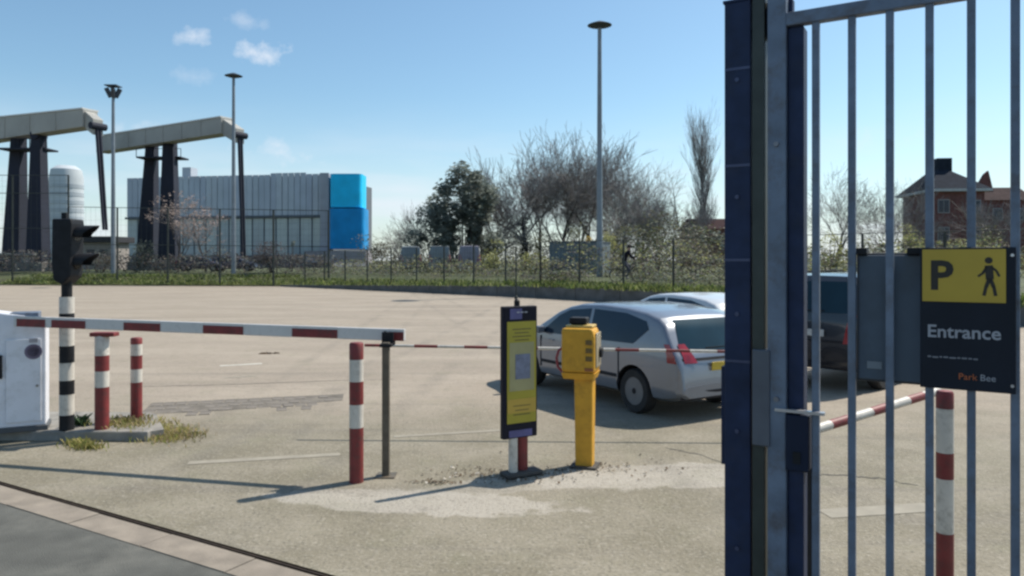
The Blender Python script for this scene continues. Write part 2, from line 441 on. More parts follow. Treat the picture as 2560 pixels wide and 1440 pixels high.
# kerb stones along the front
L = (front1-front0).length; n_ = int(L/.9)
for j in range(n_):
    p, q = front0.lerp(front1, j/n_), front0.lerp(front1, (j+.985)/n_); d = Vector((0,.15,0)); o_ = Vector((0,-.012,0))
    MB().hexa([p+o_, q+o_, q+d, p+d, p+o_+Vector((0,.02,IZ)), q+o_+Vector((0,.02,IZ)), q+d+Vector((0,0,IZ)), p+d+Vector((0,0,IZ))]).build('kerb_stone', CONC, isl, bevel=.012)

CABW = mat('cabinet_white', (.72,.73,.78), .4, 0, .06, 3, dirt=(.40,.40,.38), dirt_amt=.5, dscale=4)
cb = gd(60, 1078, IZ); cs_ = (1078-HZ)/(CH-IZ)      # pixels per metre there
cab = thing('barrier_cabinet', 'white boom barrier cabinet at the left edge with a round sticker', 'barrier cabinet', (cb.x, cb.y, IZ), R(27))
ch_ = 1.37; cw = .46
m_ = MB().prism([(-cw/2-.12, .06), (cw/2, .06), (cw/2, ch_-.06), (cw/2-.22, ch_+.03), (-cw/2-.12, ch_+.10)], -.02, .36, 'XZ'); m_.build('housing', CABW, cab, bevel=.015)
MB().box((-.06,.17,.03), (cw+.16,.42,.06)).build('plinth', mat('plinth_grey', (.08,.085,.09), .7), cab, bevel=.006)
MB().box((-.0,-.032,.62), (cw-.1,.012,1.0)).build('door', CABW, cab, bevel=.004)
MB().lathe([(0,-.012),(.016,-.012),(.016,0)], 12, 'Y', (.14,-.04,.55)).build('lock', mat('lock_metal', (.25,.25,.25), .35, .8), cab)
st = mat('sticker_grey', (.16,.13,.19), .6)
k_ = MB().lathe([(.066,-.003),(.092,-.003),(.092,0),(.066,0),(.066,-.003)], 28, 'Y', (.10,-.0405,.965)).build('sticker_ring', st, cab)
m_ = MB().prism([(-.012,-.05),(.012,-.05),(.012,.0),(.045,.0),(0,.052),(-.045,.0),(-.012,.0)], -.003, 0, 'XZ')
o = m_.build('sticker_arrow', st, cab); o.location = (.10,-.0405,.96)
MB().box((.10,-.041,1.10), (.09,.004,.05)).build('sticker_label', mat('sticker_pale', (.34,.33,.36), .6), cab)
MB().box((-.24,-.04,.8), (.05,.05,.28)).build('side_box', BLACK, cab, bevel=.006)
hub = MB().box((.0,.16,ch_+.02), (.3,.3,.1)).build('boom_bracket', STEEL, cab, bevel=.01)

# boom arm
b0 = at(38, 803, 8.85); b1 = at(1012, 838, 7.72)
bd = (b1-b0); BL = bd.length
boom = thing('barrier_boom', 'long red and white striped boom arm lowered across the entry lane', 'boom barrier', b0)
q = bd.to_track_quat('X', 'Z'); Mq = q.to_matrix()
segs = [(38,45,'w'),(45,118,'r'),(118,132,'w'),(132,218,'r'),(218,312,'w'),(312,405,'r'),(405,510,'w'),(510,612,'r'),(612,732,'w'),(732,847,'r'),(847,972,'w'),(972,1012,'r')]
def boom_t(px):
    # parameter along the boom for an image column
    u = (px-1280)/F
    return (b0.x-u*b0.y)/((b0.x-u*b0.y)-(b1.x-u*b1.y))
BWH = mat('boom_white', (.62,.60,.58), .4, .05, .08, 9, dirt=(.36,.35,.34), dirt_amt=.6, dscale=9)
for x0, x1, c_ in segs:
    t0, t1 = boom_t(x0)*BL, boom_t(x1)*BL
    h_ = .105 - .0*t0; z = 0
    m_ = MB()
    if c_ == 'w': m_.box(((t0+t1)/2, 0, 0), (t1-t0, .05, .125))
    else: m_.box(((t0+t1)/2, 0, -.012), (t1-t0-.004, .056, .096))
    m_.v = [tuple(Mq @ Vector(v)) for v in m_.v]
    m_.build('white_section' if c_ == 'w' else 'red_stripe', BWH if c_ == 'w' else RED, boom, bevel=.008)
for x0, x1, c_ in segs:          # white skin behind each red reflective strip
    if c_ == 'r':
        t0, t1 = boom_t(x0)*BL, boom_t(x1)*BL
        m_ = MB().box(((t0+t1)/2, 0, .004), (t1-t0, .048, .117)); m_.v = [tuple(Mq @ Vector(v)) for v in m_.v]
        m_.build('inner_tube', BWH, boom)

# black and white signal post with traffic light
sp = gd(167, 1074, IZ)
pm = (1074-HZ)/(CH-IZ)
def zpx(y, base=1074): return (base-y)/pm
sg = thing('signal_post', 'black and white banded signal post with a black traffic light head', 'traffic light', sp)
bands = [(1074,1036,'b'),(1036,985,'w'),(985,950,'b'),(950,906,'w'),(906,864,'b'),(864,797,'w'),(797,783,'b'),(783,742,'w'),(742,700,'b')]
for y0, y1, c_ in bands:
    r_ = .083 if y0 > 745 else .06
    MB().lathe([(r_, zpx(y0)), (r_, zpx(y1)-.001)], 20).build('black_band' if c_ == 'b' else 'white_band', BLACK if c_ == 'b' else WHITE, sg, smooth=40)
hd = MB().prism([(-.085, zpx(700)), (.02, zpx(712)), (.12, zpx(690)), (.14, zpx(560)), (.13, zpx(548)), (-.10, zpx(548)), (-.11, zpx(660))], -.14, .14, 'XZ').build('lamp_housing', BLACK, sg, bevel=.02)
for zc in (zpx(585), zpx(655)):
    v_ = MB()
    def vis(u, v, zc=zc):
        a = math.pi*(-.12+1.24*u); return Vector((.13+.26*v*(.45+.55*math.sin(max(0,min(math.pi,a)))), math.cos(a)*.105, zc+math.sin(a)*.105))
    v_.grid(vis, 14, 2).build('visor', BLACK, hd, fix=False)
    MB().lathe([(0,.135),(.09,.135),(.09,.128)], 18, 'X', (0,0,zc)).build('lens', mat('dark_lens', (.02,.01,.01), .15), hd)
MB().box((-.02,0,zpx(540)), (.06,.06,.08)).build('cap', BLACK, sg)

def bollard(px, py, topy, wpx, bandsy, label, base_z=0.0, cap=False):
    p = gd(px, py, base_z); s = (py-HZ)/(CH-base_z); r = wpx/s/2
    b = thing('bollard', label, 'bollard', p, 0, 'red and white steel bollards')
    for y0, y1, c_ in bandsy:
        z0, z1 = (py-y0)/s, (py-y1)/s-.0008
        m_ = MB()
        if y1 == topy: m_.lathe([(r,z0),(r,z1-.02),(r*.85,z1-.004),(0,z1)], 22)
        else: m_.lathe([(r,z0),(r,z1)], 22)
        m_.build('red_band' if c_ == 'r' else 'white_band', RED if c_ == 'r' else WHITE, b, smooth=40)
    if cap:
        MB().box((.03,0,(py-topy)/s+.012), (.30,.14,.05)).build('rest_bracket', RED, b, bevel=.01)
    return b, s
bollard(255, 1072, 838, 33, [(1072,967,'r'),(967,927,'w'),(927,888,'r'),(888,838,'w')], 'red and white bollard on the island beside the black and white post', IZ, True)
bollard(341, 1048, 843, 27, [(1048,955,'r'),(955,922,'w'),(922,888,'r'),(888,860,'w'),(860,843,'r')], 'thinner red and white bollard at the back of the island', IZ)
bA, sA = bollard(891, 1205, 855, 35, [(1205,1068,'r'),(1068,1010,'w'),(1010,953,'r'),(953,898,'w'),(898,855,'r')], 'near red and white bollard standing alone under the boom tip')
bollard(2362, 1462, 975, 40, [(1462,1330,'r'),(1330,1195,'w'),(1195,1130,'r'),(1130,1020,'w'),(1020,975,'r')], 'red and white bollard behind the gate bars below the entrance sign')

# boom rest post
p = gd(965, 1190); s = (1190-HZ)/CH
rp_ = thing('boom_rest', 'slim brown grey steel post holding the tip of the boom', 'post', p)
OLV = mat('weathered_olive_steel', (.115,.10,.075), .6, .2, .25, 10, dirt=(.16,.10,.06), dirt_amt=.5)
MB().box((0,0,.68), (.072,.072,1.36)).build('upright', OLV, rp_, bevel=.006)
MB().box((0,0,.006), (.2,.2,.012)).build('base_plate', OLV, rp_)
MB().box((.0,0.105,1.385), (.12,.025,.14)).build('cradle_plate', BLACK, rp_)
MB().box((.0,0.215,1.385), (.12,.025,.14)).build('cradle_plate', BLACK, rp_)
MB().box((.0,.09,1.33), (.12,.27,.03)).build('cradle_base', BLACK, rp_)

# second, thinner boom of the exit lane reaching from the near bollard to behind the gate
e0 = at(912, 863, 9.5); e1 = at(1985, 882, 9.3)
eb = thing('exit_boom', 'thin red and white pole from the near bollard past the yellow machines', 'boom barrier', e0)
ed = e1-e0; EL = ed.length
k = 0; t = 0
while t < EL:
    w = .34 if k % 2 else .30; t1 = min(EL, t+w)
    MB().tube(ed.normalized()*t, ed.normalized()*(t1-.001), .019, .019, 12).build('red_stripe' if k % 2 == 0 else 'white_section', RED if k % 2 == 0 else WHITE, eb, smooth=40)
    t = t1; k += 1

# ------------------------------------------------------------------ yellow information panel on its posts
p = gd(1297, 1190); s = (1190-HZ)/CH
ip_ = thing('information_panel', 'tall narrow yellow sign panel with black ends on red and white posts', 'sign', p, R(30))
def zz(y): return (1190-y)/s
FRM = mat('panel_frame', (.010,.010,.020), .6, spec=.2)
MB().box((.0,.0,(zz(1093)+zz(765))/2), (.40,.07,(328)/s)).build('frame', FRM, ip_, bevel=.01)
PYEL = mat('panel_yellow', (.37,.31,.03), .4, 0, .1, 3)
PORA = mat('panel_amber', (.48,.32,.05), .4, 0, .1, 3)
PTAN = mat('panel_cream', (.34,.31,.15), .5, 0, .15, 4)
face = MB().box((.012,-0.0370,(zz(1055)+zz(803))/2), (.34,.006,252/s)).build('yellow_face', PYEL, ip_)
MB().box((.012,-0.0415,(zz(995)+zz(1030))/2), (.334,.003,35/s)).build('amber_band', PORA, face)
MB().box((.012,-0.0415,(zz(855)+zz(975))/2), (.29,.003,120/s)).build('cream_field', PTAN, face)
MB().box((.022,-0.0445,(zz(885)+zz(945))/2), (.175,.003,62/s)).build('picture_field', mat('panel_bluegrey', (.15,.17,.24), .5, 0, .3, 14), face)
pl = mat('panel_print', (.16,.13,.03), .6)
for i in range(4):
    MB().box((.012,-0.0405,zz(822+i*9)), (.22-.05*(i % 2),.002,.012)).build('print_line', pl, face)
for i in range(3):
    MB().box((.012,-0.0405,zz(1012+i*11)-.0), (.2-.04*(i % 2),.0055,.010)).build('print_line', pl, face)
blu = mat('panel_blue', (.085,.085,.22), .4, 0, .25, 6)
MB().box((-.055,-0.0375,(zz(770)+zz(798))/2), (.14,.005,26/s)).build('header_block', blu, ip_)
MB().box((.0,-0.0375,(zz(1072)+zz(1090))/2), (.27,.005,17/s)).build('footer_block', blu, ip_)
for i in range(3):
    MB().box((-.03+i*.045,-0.0415,zz(780)), (.032,.002,.012)).build('header_print', mat('pale_print', (.45,.45,.5), .6), ip_)
MB().lathe([(.047,0),(.047,zz(1092))], 20, 'Z', (-.068,.0,0)).build('white_post', WHITE, ip_, smooth=40)
MB().lathe([(.068,0),(.068,zz(1092))], 20, 'Z', (.058,.05,0)).build('red_post', RED, ip_, smooth=40)
MB().lathe([(.03,zz(765)),(.03,zz(752)),(.0,zz(744))], 14, 'Z', (-.01,.02,0)).build('top_knob', BLACK, ip_, smooth=40)
MB().box((.03,.0,.03), (.42,.2,.05)).build('base_block', mat('dark_base', (.06,.055,.05), .8), ip_, bevel=.02)

# yellow ticket machine
p = gd(1452, 1165); s = (1165-HZ)/CH
tm = thing('ticket_machine', 'yellow ticket machine with a black top cap on a slim yellow column', 'ticket machine', p, R(-17))
zt = lambda y: (1165-y)/s
MB().hexa([(-.045,-.08,0),(.135,-.08,0),(.135,.08,0),(-.045,.08,0),(-.055,-.09,zt(940)),(.145,-.09,zt(940)),(.145,.09,zt(940)),(-.055,.09,zt(940))]).build('column', YELLOW, tm, bevel=.015)
MB().hexa([(-.16,-.13,zt(944)),(.16,-.13,zt(944)),(.16,.13,zt(944)),(-.16,.13,zt(944)),(-.18,-.16,zt(928)),(.18,-.16,zt(928)),(.18,.16,zt(928)),(-.18,.16,zt(928))]).build('box_underside', YELLOW, tm)
bxm = MB().prism([(-.18, zt(928)), (.18, zt(928)), (.18, zt(838)), (.155, zt(818)), (-.18, zt(818))], -.16, .16, 'XZ').build('machine_box', YELLOW, tm, bevel=.032)
MB().box((0.0,.02,zt(815)), (.29,.24,.03)).build('lid', mat('lid_ochre', (.55,.38,.11), .5), tm, bevel=.01)
MB().box((-.02,.02,zt(805)+.015), (.19,.17,.07)).build('top_cap', BLACK, tm, bevel=.015)
pan = MB().box((.186,.01,zt(872)), (.014,.25,.36)).build('side_panel', mat('panel_steel', (.42,.36,.25), .4, .3, .15), tm, bevel=.004)
MB().lathe([(0,.03),(.05,.03),(.06,.0),(.06,-.01)], 20, 'X', (.195,.06,zt(880))).build('reader_disc', BLACK, pan)
for i in range(3):
    MB().box((.12-.0*i,-.166,zt(852)-i*.085), (.07,.012,.05)).build('button', mat('button_dark', (.14,.085,.02), .4), bxm, bevel=.004)
MB().box((.12,-.166,zt(918)), (.09,.012,.035)).build('ticket_slot', mat('slot_orange', (.30,.10,.03), .5), bxm)
# red hose-like bracket on the left side
hp = [Vector((-.18,-.05,zt(868))), Vector((-.23,-.05,zt(876))), Vector((-.255,-.05,zt(895))), Vector((-.24,-.05,zt(918))), Vector((-.16,-.05,zt(936)))]
MB().path(hp, .014, 8).build('red_handle', mat('handle_red', (.28,.04,.06), .4), tm)
MB().box((.045,0,.012), (.28,.26,.024)).build('base_plate', mat('dark_base', (.06,.055,.05), .8), tm)

# loose soil and leaves round the bases
m_ = MB(); bits = []
for i in range(520):
    c_ = random.choice([(1180,1185,90,14),(1360,1180,110,16),(1480,1166,70,8),(1300,1198,110,10),(1560,1168,170,22),(1090,1206,60,5)])
    px, py = random.gauss(c_[0], c_[2]*.55), random.gauss(c_[1], c_[3]*.6)
    g = gd(px, max(1120, py)); r = random.uniform(.006,.022)
    a = random.uniform(0, 6.28); d1 = Vector((math.cos(a), math.sin(a), random.uniform(-.4,.6)))*r; d2 = Vector((-math.sin(a), math.cos(a), random.uniform(-.3,.7)))*r*.7
    m_.cur = random.choice((0,0,1,1,2)); c0 = g+Vector((0,0,r*.5+.002))
    m_.add([c0-d1, c0-d2, c0+d1, c0+d2+Vector((0,0,r*.4))], [(0,1,2,3)])
o = m_.build('leaf_litter', [mat('dead_leaf', (.10,.065,.035), .9, 0, .4, 3), mat('soil_crumb', (.19,.15,.105), .9, 0, .4, 3), mat('pale_grit', (.46,.42,.36), .9)], fix=False); tag(o, 'dead leaves and grit round the posts of the yellow machines', 'litter', kind='stuff')

# weeds on the island
def tufts(spots, n, h, cols, name, label, spread, kind='stuff', cat='weeds', wid=.012):
    m_ = MB()
    for i in range(n):
        b_ = random.choice(spots); p_ = b_ + Vector((random.gauss(0, spread[0]), random.gauss(0, spread[1]), 0))
        a = random.uniform(0, 6.28); ln = h*random.uniform(.35, 1.1); w = wid*random.uniform(.6, 1.5)
        sd = Vector((math.cos(a), math.sin(a), 0))*w; out = Vector((math.cos(a+1.6), math.sin(a+1.6), 0))*ln*random.uniform(.1,.8)
        m_.cur = random.randrange(len(cols))
        m_.add([p_-sd, p_+sd, p_+sd*.6+out*.45+Vector((0,0,ln*.65)), p_+out+Vector((0,0,ln*random.uniform(.7,1)))], [(0,1,2,3)])
    o = m_.build(name, cols, fix=False); tag(o, label, cat, kind=kind); return o
WEED = [leafmat('weed_green', (.24,.25,.07)), leafmat('weed_yellow', (.42,.36,.14)), leafmat('weed_dry', (.40,.31,.18))]
tufts([gd(375,1062,.04), gd(420,1080,0), gd(330,1062,IZ), gd(445,1094,0), gd(300,1056,IZ), gd(395,1096,0)], 1700, .09, WEED, 'weeds', 'yellow green weeds spilling over the island tip beside the bollards', (.16,.14), wid=.006)
tufts([gd(205,1118,0), gd(225,1122,0), gd(190,1112,0)], 420, .10, WEED[:2], 'weeds', 'small weed clump at the foot of the island kerb', (.08,.05), wid=.006)
tufts([gd(200,1062,IZ)], 90, .16, [leafmat('weed_dark', (.05,.09,.04))], 'weeds', 'dark green sprig growing behind the black and white post', (.05,.03))

# ------------------------------------------------------------------ sliding gate on the right
g0 = Vector((.4108*3.14, 3.14, 0)); gdv = Vector((.853, -.521, 0)).normalized(); gnv = Vector((-gdv.y, gdv.x, 0))   # gnv points away from camera
if gnv.y < 0: gnv = -gnv
gang = math.atan2(gdv.y, gdv.x)
GT = 3.235
gate = thing('sliding_gate', 'tall grey steel bar gate leaf standing half open on the right', 'gate', g0, gang)
# local x runs along the leaf, local y away from the camera
for k in range(25):
    x = k*.14
    MB().box((x, 0, (GT-.02+.15)/2), (.030,.030,GT-.02-.15)).build('bar', STEEL, gate, bevel=.004)
MB().box((1.63,0,GT), (3.65,.05,.058)).build('top_rail', STEEL, gate, bevel=.006)
MB().box((1.63,0,.12), (3.65,.06,.12)).build('bottom_rail', STEEL, gate, bevel=.006)
stile = MB().box((-.155,0,GT/2+.1), (.078,.06,GT+.2)).build('front_stile', STEEL, gate, bevel=.006)
MB().box((3.50,0,GT/2+.05), (.08,.064,GT)).build('rear_stile', STEEL, gate, bevel=.006)
# inner guide channel, set behind the stile
MB().box((-.082,.045,GT/2-.02), (.066,.09,GT-.02)).build('inner_stile', NAVY, gate, bevel=.006)
for k in range(3):
    MB().lathe([(0,-.012),(.011,-.012),(.011,0)], 8, 'Y', (-.155,-.03,.5+k*1.1)).build('bolt', mat('bolt_steel', (.2,.2,.22), .4, .6), stile)
lk = MB().box((-.070,.02,1.42), (.092,.12,.24)).build('lock_case', mat('lock_black', (.012,.018,.038), .6, spec=.2), gate, bevel=.008)
MB().box((-.06,-.03,1.556), (.2,.03,.012)).build('latch_bar', mat('latch_zinc', (.5,.5,.52), .3, .7), lk)
MB().box((-.070,-.042,1.36), (.03,.006,.05)).build('key_cover', BLACK, lk)

# receiving post left of the leaf
gp = at(1868, HZ, 3.32)
gpost = thing('gate_post', 'massive dark navy steel gate post left of the bar gate', 'gate post', (gp.x, gp.y, 0), gang)
PT = 3.35
MB().box((-.03,0,PT/2), (.115,.11,PT)).build('square_post', NAVY, gpost, bevel=.006)
MB().box((-.03,0,PT+.004), (.125,.12,.012)).build('top_plate', NAVY, gpost)
ch = MB().box((.062,-.02,1.78+.0), (.052,.08,3.56)).build('catch_channel', GREENBLACK, gpost, bevel=.004)
MB().box((.115,.02,3.26), (.16,.05,.16)).build('top_guide', NAVY, ch, bevel=.006)
MB().box((.075,-.03,1.60), (.075,.085,.42)).build('strike_plate', mat('strike_grey', (.115,.125,.15), .5, .3, .2), ch, bevel=.006)
MB().box((-.095,-.0,1.50), (.02,.08,.44)).build('side_flange', NAVY, gpost)
for k in range(6):
    MB().lathe([(0,-.008),(.010,-.008),(.010,0)], 8, 'Y', (-.03,-.055,.4+k*.52)).build('bolt', mat('bolt_blue', (.06,.07,.13), .4, .4), gpost)
for zc in (1.75, 2.2, 2.62, 3.05):
    MB().box((-.03,-.0555,zc), (.111,.004,.012)).build('weld_seam', mat('bolt_blue', (.06,.07,.13), .4, .4), gpost)

# entrance sign on the gate
def text(body, size, mat_, parent, loc, name, depth=.0008, align='LEFT', bold=0.0):
    cu = bpy.data.curves.new(name, 'FONT'); cu.body = body; cu.size = size; cu.extrude = depth; cu.align_x = align; cu.offset = bold; cu.resolution_u = 3
    ob = bpy.data.objects.new('tmp_text', cu); C.objects.link(ob)
    dg = bpy.context.evaluated_depsgraph_get(); me = bpy.data.meshes.new_from_object(ob.evaluated_get(dg))
    bpy.data.objects.remove(ob); bpy.data.curves.remove(cu)
    me.materials.clear(); me.materials.append(mat_)
    o = link(name, me, parent); o.location = loc; o.rotation_euler = (R(90), 0, 0); return o
sgn0 = g0 + gdv*.545 - gnv*.036
es = thing('entrance_sign', 'black and yellow pedestrian entrance sign fixed to the gate bars', 'sign', (sgn0.x, sgn0.y, 0), gang)
zs = lambda y: CH-(y-HZ)/F*2.86
zt_, zb_, zm_ = zs(619), zs(972), zs(757)
SB = mat('sign_black', (.008,.012,.022), .5, 0, .2, 5, spec=.25)
SY = mat('sign_yellow', (.50,.33,.03), .4, 0, .1, 4)
MB().box((0,0,(zt_+zb_)/2), (.312,.014,zt_-zb_)).build('board', SB, es, bevel=.003)
yf = MB().box((-.012,-.0095,(zt_+zm_)/2-.001), (.272,.005,zt_-zm_-.012)).build('yellow_field', SY, es)
KP = mat('sign_print_black', (.02,.015,.01), .5)
WP = mat('sign_print_grey', (.36,.36,.39), .5)
text('P', .155, KP, es, (-.125, -.0125, zs(722)), 'letter_p', bold=.0045)
# walking figure
fx = .070
wf = MB()
zc = lambda y: zs(y)
wf.lathe([(0,-.0135),(.0125,-.0135),(.0125,-.012)], 16, 'Y', (fx,0,zc(651)))
def limb(a, b, w):
    a, b = Vector((a[0],a[1])), Vector((b[0],b[1])); d = (b-a).normalized(); n_ = Vector((-d.y, d.x))*w/2
    poly = [a-n_, b-n_, b+n_, a+n_]; wf.prism([(p_.x, p_.y) for p_ in poly], -.0132, -.012, 'XZ')
L_ = [((fx,zc(663)),(fx+.004,zc(697)),.026), ((fx+.002,zc(695)),(fx-.008,zc(716)),.013), ((fx-.008,zc(714)),(fx-.015,zc(737)),.011),
      ((fx+.005,zc(695)),(fx+.016,zc(716)),.013), ((fx+.016,zc(714)),(fx+.022,zc(737)),.011),
      ((fx-.006,zc(667)),(fx-.020,zc(684)),.009), ((fx-.020,zc(683)),(fx-.034,zc(690)),.008),
      ((fx+.008,zc(667)),(fx+.024,zc(676)),.009), ((fx+.024,zc(676)),(fx+.034,zc(690)),.008)]
for a, b, w in L_: limb(a, b, w)
wf.build('walking_figure', KP, es)
text('Entrance', .068, WP, es, (-.133, -.0085, zs(843)), 'entrance_lettering', bold=.0012)
x = -.13
for w in (.012,.02,.009,.016,.022,.010,.018,.012,.015):
    MB().box((x+w/2, -.0078, zs(893)+random.uniform(-.001,.001)), (w,.001,.006)).build('small_print', mat('sign_small_print', (.20,.20,.22), .6), es); x += w+.004
text('Park', .034, mat('sign_print_orange', (.52,.13,.04), .5), es, (-.028, -.0085, zs(945)), 'logo_lettering')
text('Bee', .034, WP, es, (.042, -.0085, zs(945)), 'logo_lettering')
for zc_ in (zt_-.03, zb_+.03):
    MB().lathe([(0,-.012),(.006,-.012),(.006,-.007)], 10, 'Y', (.144,0,zc_)).build('screw', mat('latch_zinc', (.5,.5,.52), .3, .7), es)

pp_ = g0 + gdv*.275 + gnv*.05
gpn = thing('steel_cabinet', 'flat blue grey steel cabinet fixed behind the gate bars beside the entrance sign', 'cabinet', (pp_.x, pp_.y, 0), gang)
PNM = mat('cabinet_blue_grey', (.075,.105,.145), .5, .1, .15, 3, dirt=(.05,.055,.06), dirt_amt=.5, dscale=4)
zp = lambda y: CH-(y-HZ)/F*3.03
zc1, zh = (zp(632)+zp(958))/2, zp(632)-zp(958)
MB().box((0,.05,zc1), (.245,.10,zh)).build('case', mat('cabinet_dark_edge', (.03,.04,.055), .6), gpn, bevel=.006)
MB().box((-.060,-.004,zc1), (.108,.012,zh-.02)).build('door', PNM, gpn, bevel=.004)
MB().box((.062,-.004,zc1), (.108,.012,zh-.02)).build('door', PNM, gpn, bevel=.004)
MB().box((-.055,-.012,zp(915)), (.055,.004,.03)).build('label_plate', mat('label_grey', (.20,.23,.26), .5), gpn)
for x in (-.105, .09): MB().box((x,-.0,zp(628)), (.05,.09,.028)).build('clamp', BLACK, gpn, bevel=.003)
MB().box((.005,-.016,zc1), (.016,.02,.06)).build('handle', BLACK, gpn, bevel=.003)

# striped rail behind the gate
r0, r1 = at(2012, 1082, 4.75), at(2345, 978, 5.6)
rr = thing('striped_rail', 'slanting red and white striped pole behind the gate bars', 'boom barrier', r0)
rd = (r1-r0); RL = rd.length; t = 0; k = 0
while t < RL-.01:
    w = .26 if k % 2 == 0 else .2; t1 = min(RL, t+w)
    MB().tube(rd.normalized()*t, rd.normalized()*(t1-.001), .032, .032, 14).build('white_section' if k % 2 == 0 else 'red_stripe', WHITE if k % 2 == 0 else RED, rr, smooth=40)
    t = t1; k += 1
pr = thing('rail_pivot', 'dark pivot stand at the low end of the slanting striped pole', 'post', (r0.x, r0.y, 0))
MB().box((0,0,r0.z/2-.02), (.1,.1,r0.z-.06)).build('upright', BLACK, pr, bevel=.008)
MB().box((0,0,r0.z), (.14,.1,.09)).build('pivot_head', BLACK, pr, bevel=.01)

# ------------------------------------------------------------------ vehicles
def lerp_tab(tab, x):
    if x <= tab[0][0]: return tab[0][1]
    for (x0, y0), (x1, y1) in zip(tab, tab[1:]):
        if x <= x1:
            t = (x-x0)/(x1-x0); return y0+(y1-y0)*t
    return tab[-1][1]

def vehicle(name, label, cat, loc, rz, kind, paint, glass=DGLASS, group=None, detail=True, rails=False, plate_col=(.55,.38,.03)):
    if kind == 'mpv':
        L, W, ZR = 4.5, 1.78, 1.53
        topz = [(-2.225,.50),(-2.205,.76),(-2.15,.90),(-2.09,.98),(-1.86,1.31),(-1.72,1.40),(-1.45,1.465),(-1.0,1.51),(-.4,1.53),(.1,1.51),(.4,1.455),(.68,1.36),(1.36,1.00),(1.85,.89),(2.12,.76),(2.25,.55)]
        belt = .93; wb = (-1.32, 1.48); wr = .32; low = .24
        rear_line = [(.50,-2.225),(.76,-2.205),(.90,-2.15),(.98,-2.09),(1.31,-1.86),(1.40,-1.72)]
        panes = [[(-.20,.98),(1.05,.98),(.62,1.28),(.34,1.39),(-.20,1.44)], [(-1.30,1.00),(-.28,.98),(-.28,1.44),(-1.05,1.42),(-1.50,1.33),(-1.58,1.22)]]
        rw = (.93, 1.36, .73, .57); tl = (.80, 1.05)
    elif kind == 'van':
        L, W, ZR = 5.1, 1.95, 2.33
        topz = [(-2.55,.5),(-2.54,1.2),(-2.50,2.1),(-2.44,2.27),(-2.2,2.32),(-.5,2.34),(.6,2.33),(.95,2.26),(1.65,1.32),(2.3,1.05),(2.5,.9),(2.55,.6)]
        belt = 1.18; wb = (-1.6, 1.6); wr = .33; low = .28
        rear_line = [(.5,-2.55),(1.2,-2.54),(2.1,-2.50),(2.27,-2.44)]
        panes = [[(.45,1.25),(1.5,1.25),(.98,1.95),(.45,1.95)]]
        rw = None; tl = (.95, 1.55)
    elif kind == 'suv':
        L, W, ZR = 4.6, 1.78, 1.97
        topz = [(-2.3,.6),(-2.29,1.15),(-2.26,1.3),(-2.12,1.84),(-2.02,1.93),(-1.6,1.965),(-.2,1.97),(.35,1.93),(.6,1.84),(1.2,1.24),(1.85,1.12),(2.2,.98),(2.3,.62)]
        belt = 1.16; wb = (-1.35, 1.4); wr = .36; low = .32
        rear_line = [(.6,-2.3),(1.15,-2.29),(1.3,-2.26),(1.84,-2.12),(1.93,-2.02)]
        panes = [[(-.3,1.24),(.95,1.24),(.55,1.72),(-.3,1.82)], [(-1.9,1.26),(-.38,1.24),(-.38,1.82),(-1.85,1.78)]]
        rw = (1.30, 1.84, .70, .64); tl = (.82, 1.30)
    hw = W/2
    tum = .17
    def wid(x):
        e = L/2
        t = max(0, (abs(x)-(e-.75))/.75)
        lim = .16 if x > 0 else .07
        return hw*(1-lim*t**2.2 - (.10*max(0,(abs(x)-(e-.10))/.10)**2))
    def yside(x, z):
        w = wid(x)
        if z <= belt: 
            return w*(1-.045*max(0,(belt-.22-z)/(belt-low))**2 - .012*max(0,(z-(belt-.12))/.12))
        return w*.988*(1-tum*((z-belt)/(ZR-belt))**1.15)
    root = thing(name, label, cat, loc, rz, group)
    xs = sorted(set([t[0] for t in topz] + [-L/2+.02+i*(L-.04)/44 for i in range(45)]))
    m_ = MB(); NS = 22
    for x in xs:
        zt = lerp_tab(topz, x); e = L/2
        zl = low + .10*max(0,(abs(x)-(e-.5))/.5)**2
        ring = []
        if zt-zl < .1: zl = zt-.1
        # half section from bottom centre up the side to the top centre
        ring.append((0, zl)); ring.append((yside(x, zl)*.86, zl)); 
        zs_side = [zl+.05+(zt-.075-zl-.05)*i/11 for i in range(12)]
        for i, z in enumerate(zs_side):
            y = yside(x, z); ring.append((y*(.97 if i == 0 else 1), z))
        yt = yside(x, zt-.075)
        for a in (.25,.5,.75):
            ring.append((yt*(1-.10*a*a-.03*a), zt-.075+.062*math.sin(a*math.pi/2)))
        ring.append((yt*.6, zt-.004)); ring.append((0, zt+.006))
        full = ring + [(-y, z) for y, z in reversed(ring[1:-1])]
        for y, z in full: m_.v.append((x, y, z))
        NSX = len(full)
    nst = len(xs)
    for i in range(nst-1):
        for k in range(NSX):
            m_.f.append((i*NSX+k, i*NSX+(k+1) % NSX, (i+1)*NSX+(k+1) % NSX, (i+1)*NSX+k)); m_.mi.append(0)
    m_.f.append(tuple(range(NSX))); m_.mi.append(0); m_.f.append(tuple(range((nst-1)*NSX, nst*NSX))[::-1]); m_.mi.append(0)
    dark = mat('wheel_well', (.008,.008,.009), .9)
    bme = m_.mesh('body', [paint, dark])
    body = link('body', bme, root)
    # wheel openings
    cut = MB()
    for wx in wb:
        for sgn in (-1, 1):
            cut.tube((wx, sgn*(hw-.32), wr), (wx, sgn*(hw+.2), wr), wr+.06, wr+.06, 28)
    cut.mi = [1]*len(cut.f)
    cme = cut.mesh('cutter', [paint, dark]); co = link('cutter', cme, root)
    md = body.modifiers.new('arch', 'BOOLEAN'); md.operation = 'DIFFERENCE'; md.object = co; md.solver = 'EXACT'
    dg = bpy.context.evaluated_depsgraph_get(); nm = bpy.data.meshes.new_from_object(body.evaluated_get(dg))
    body.modifiers.clear(); body.data = nm; nm.name = 'body'
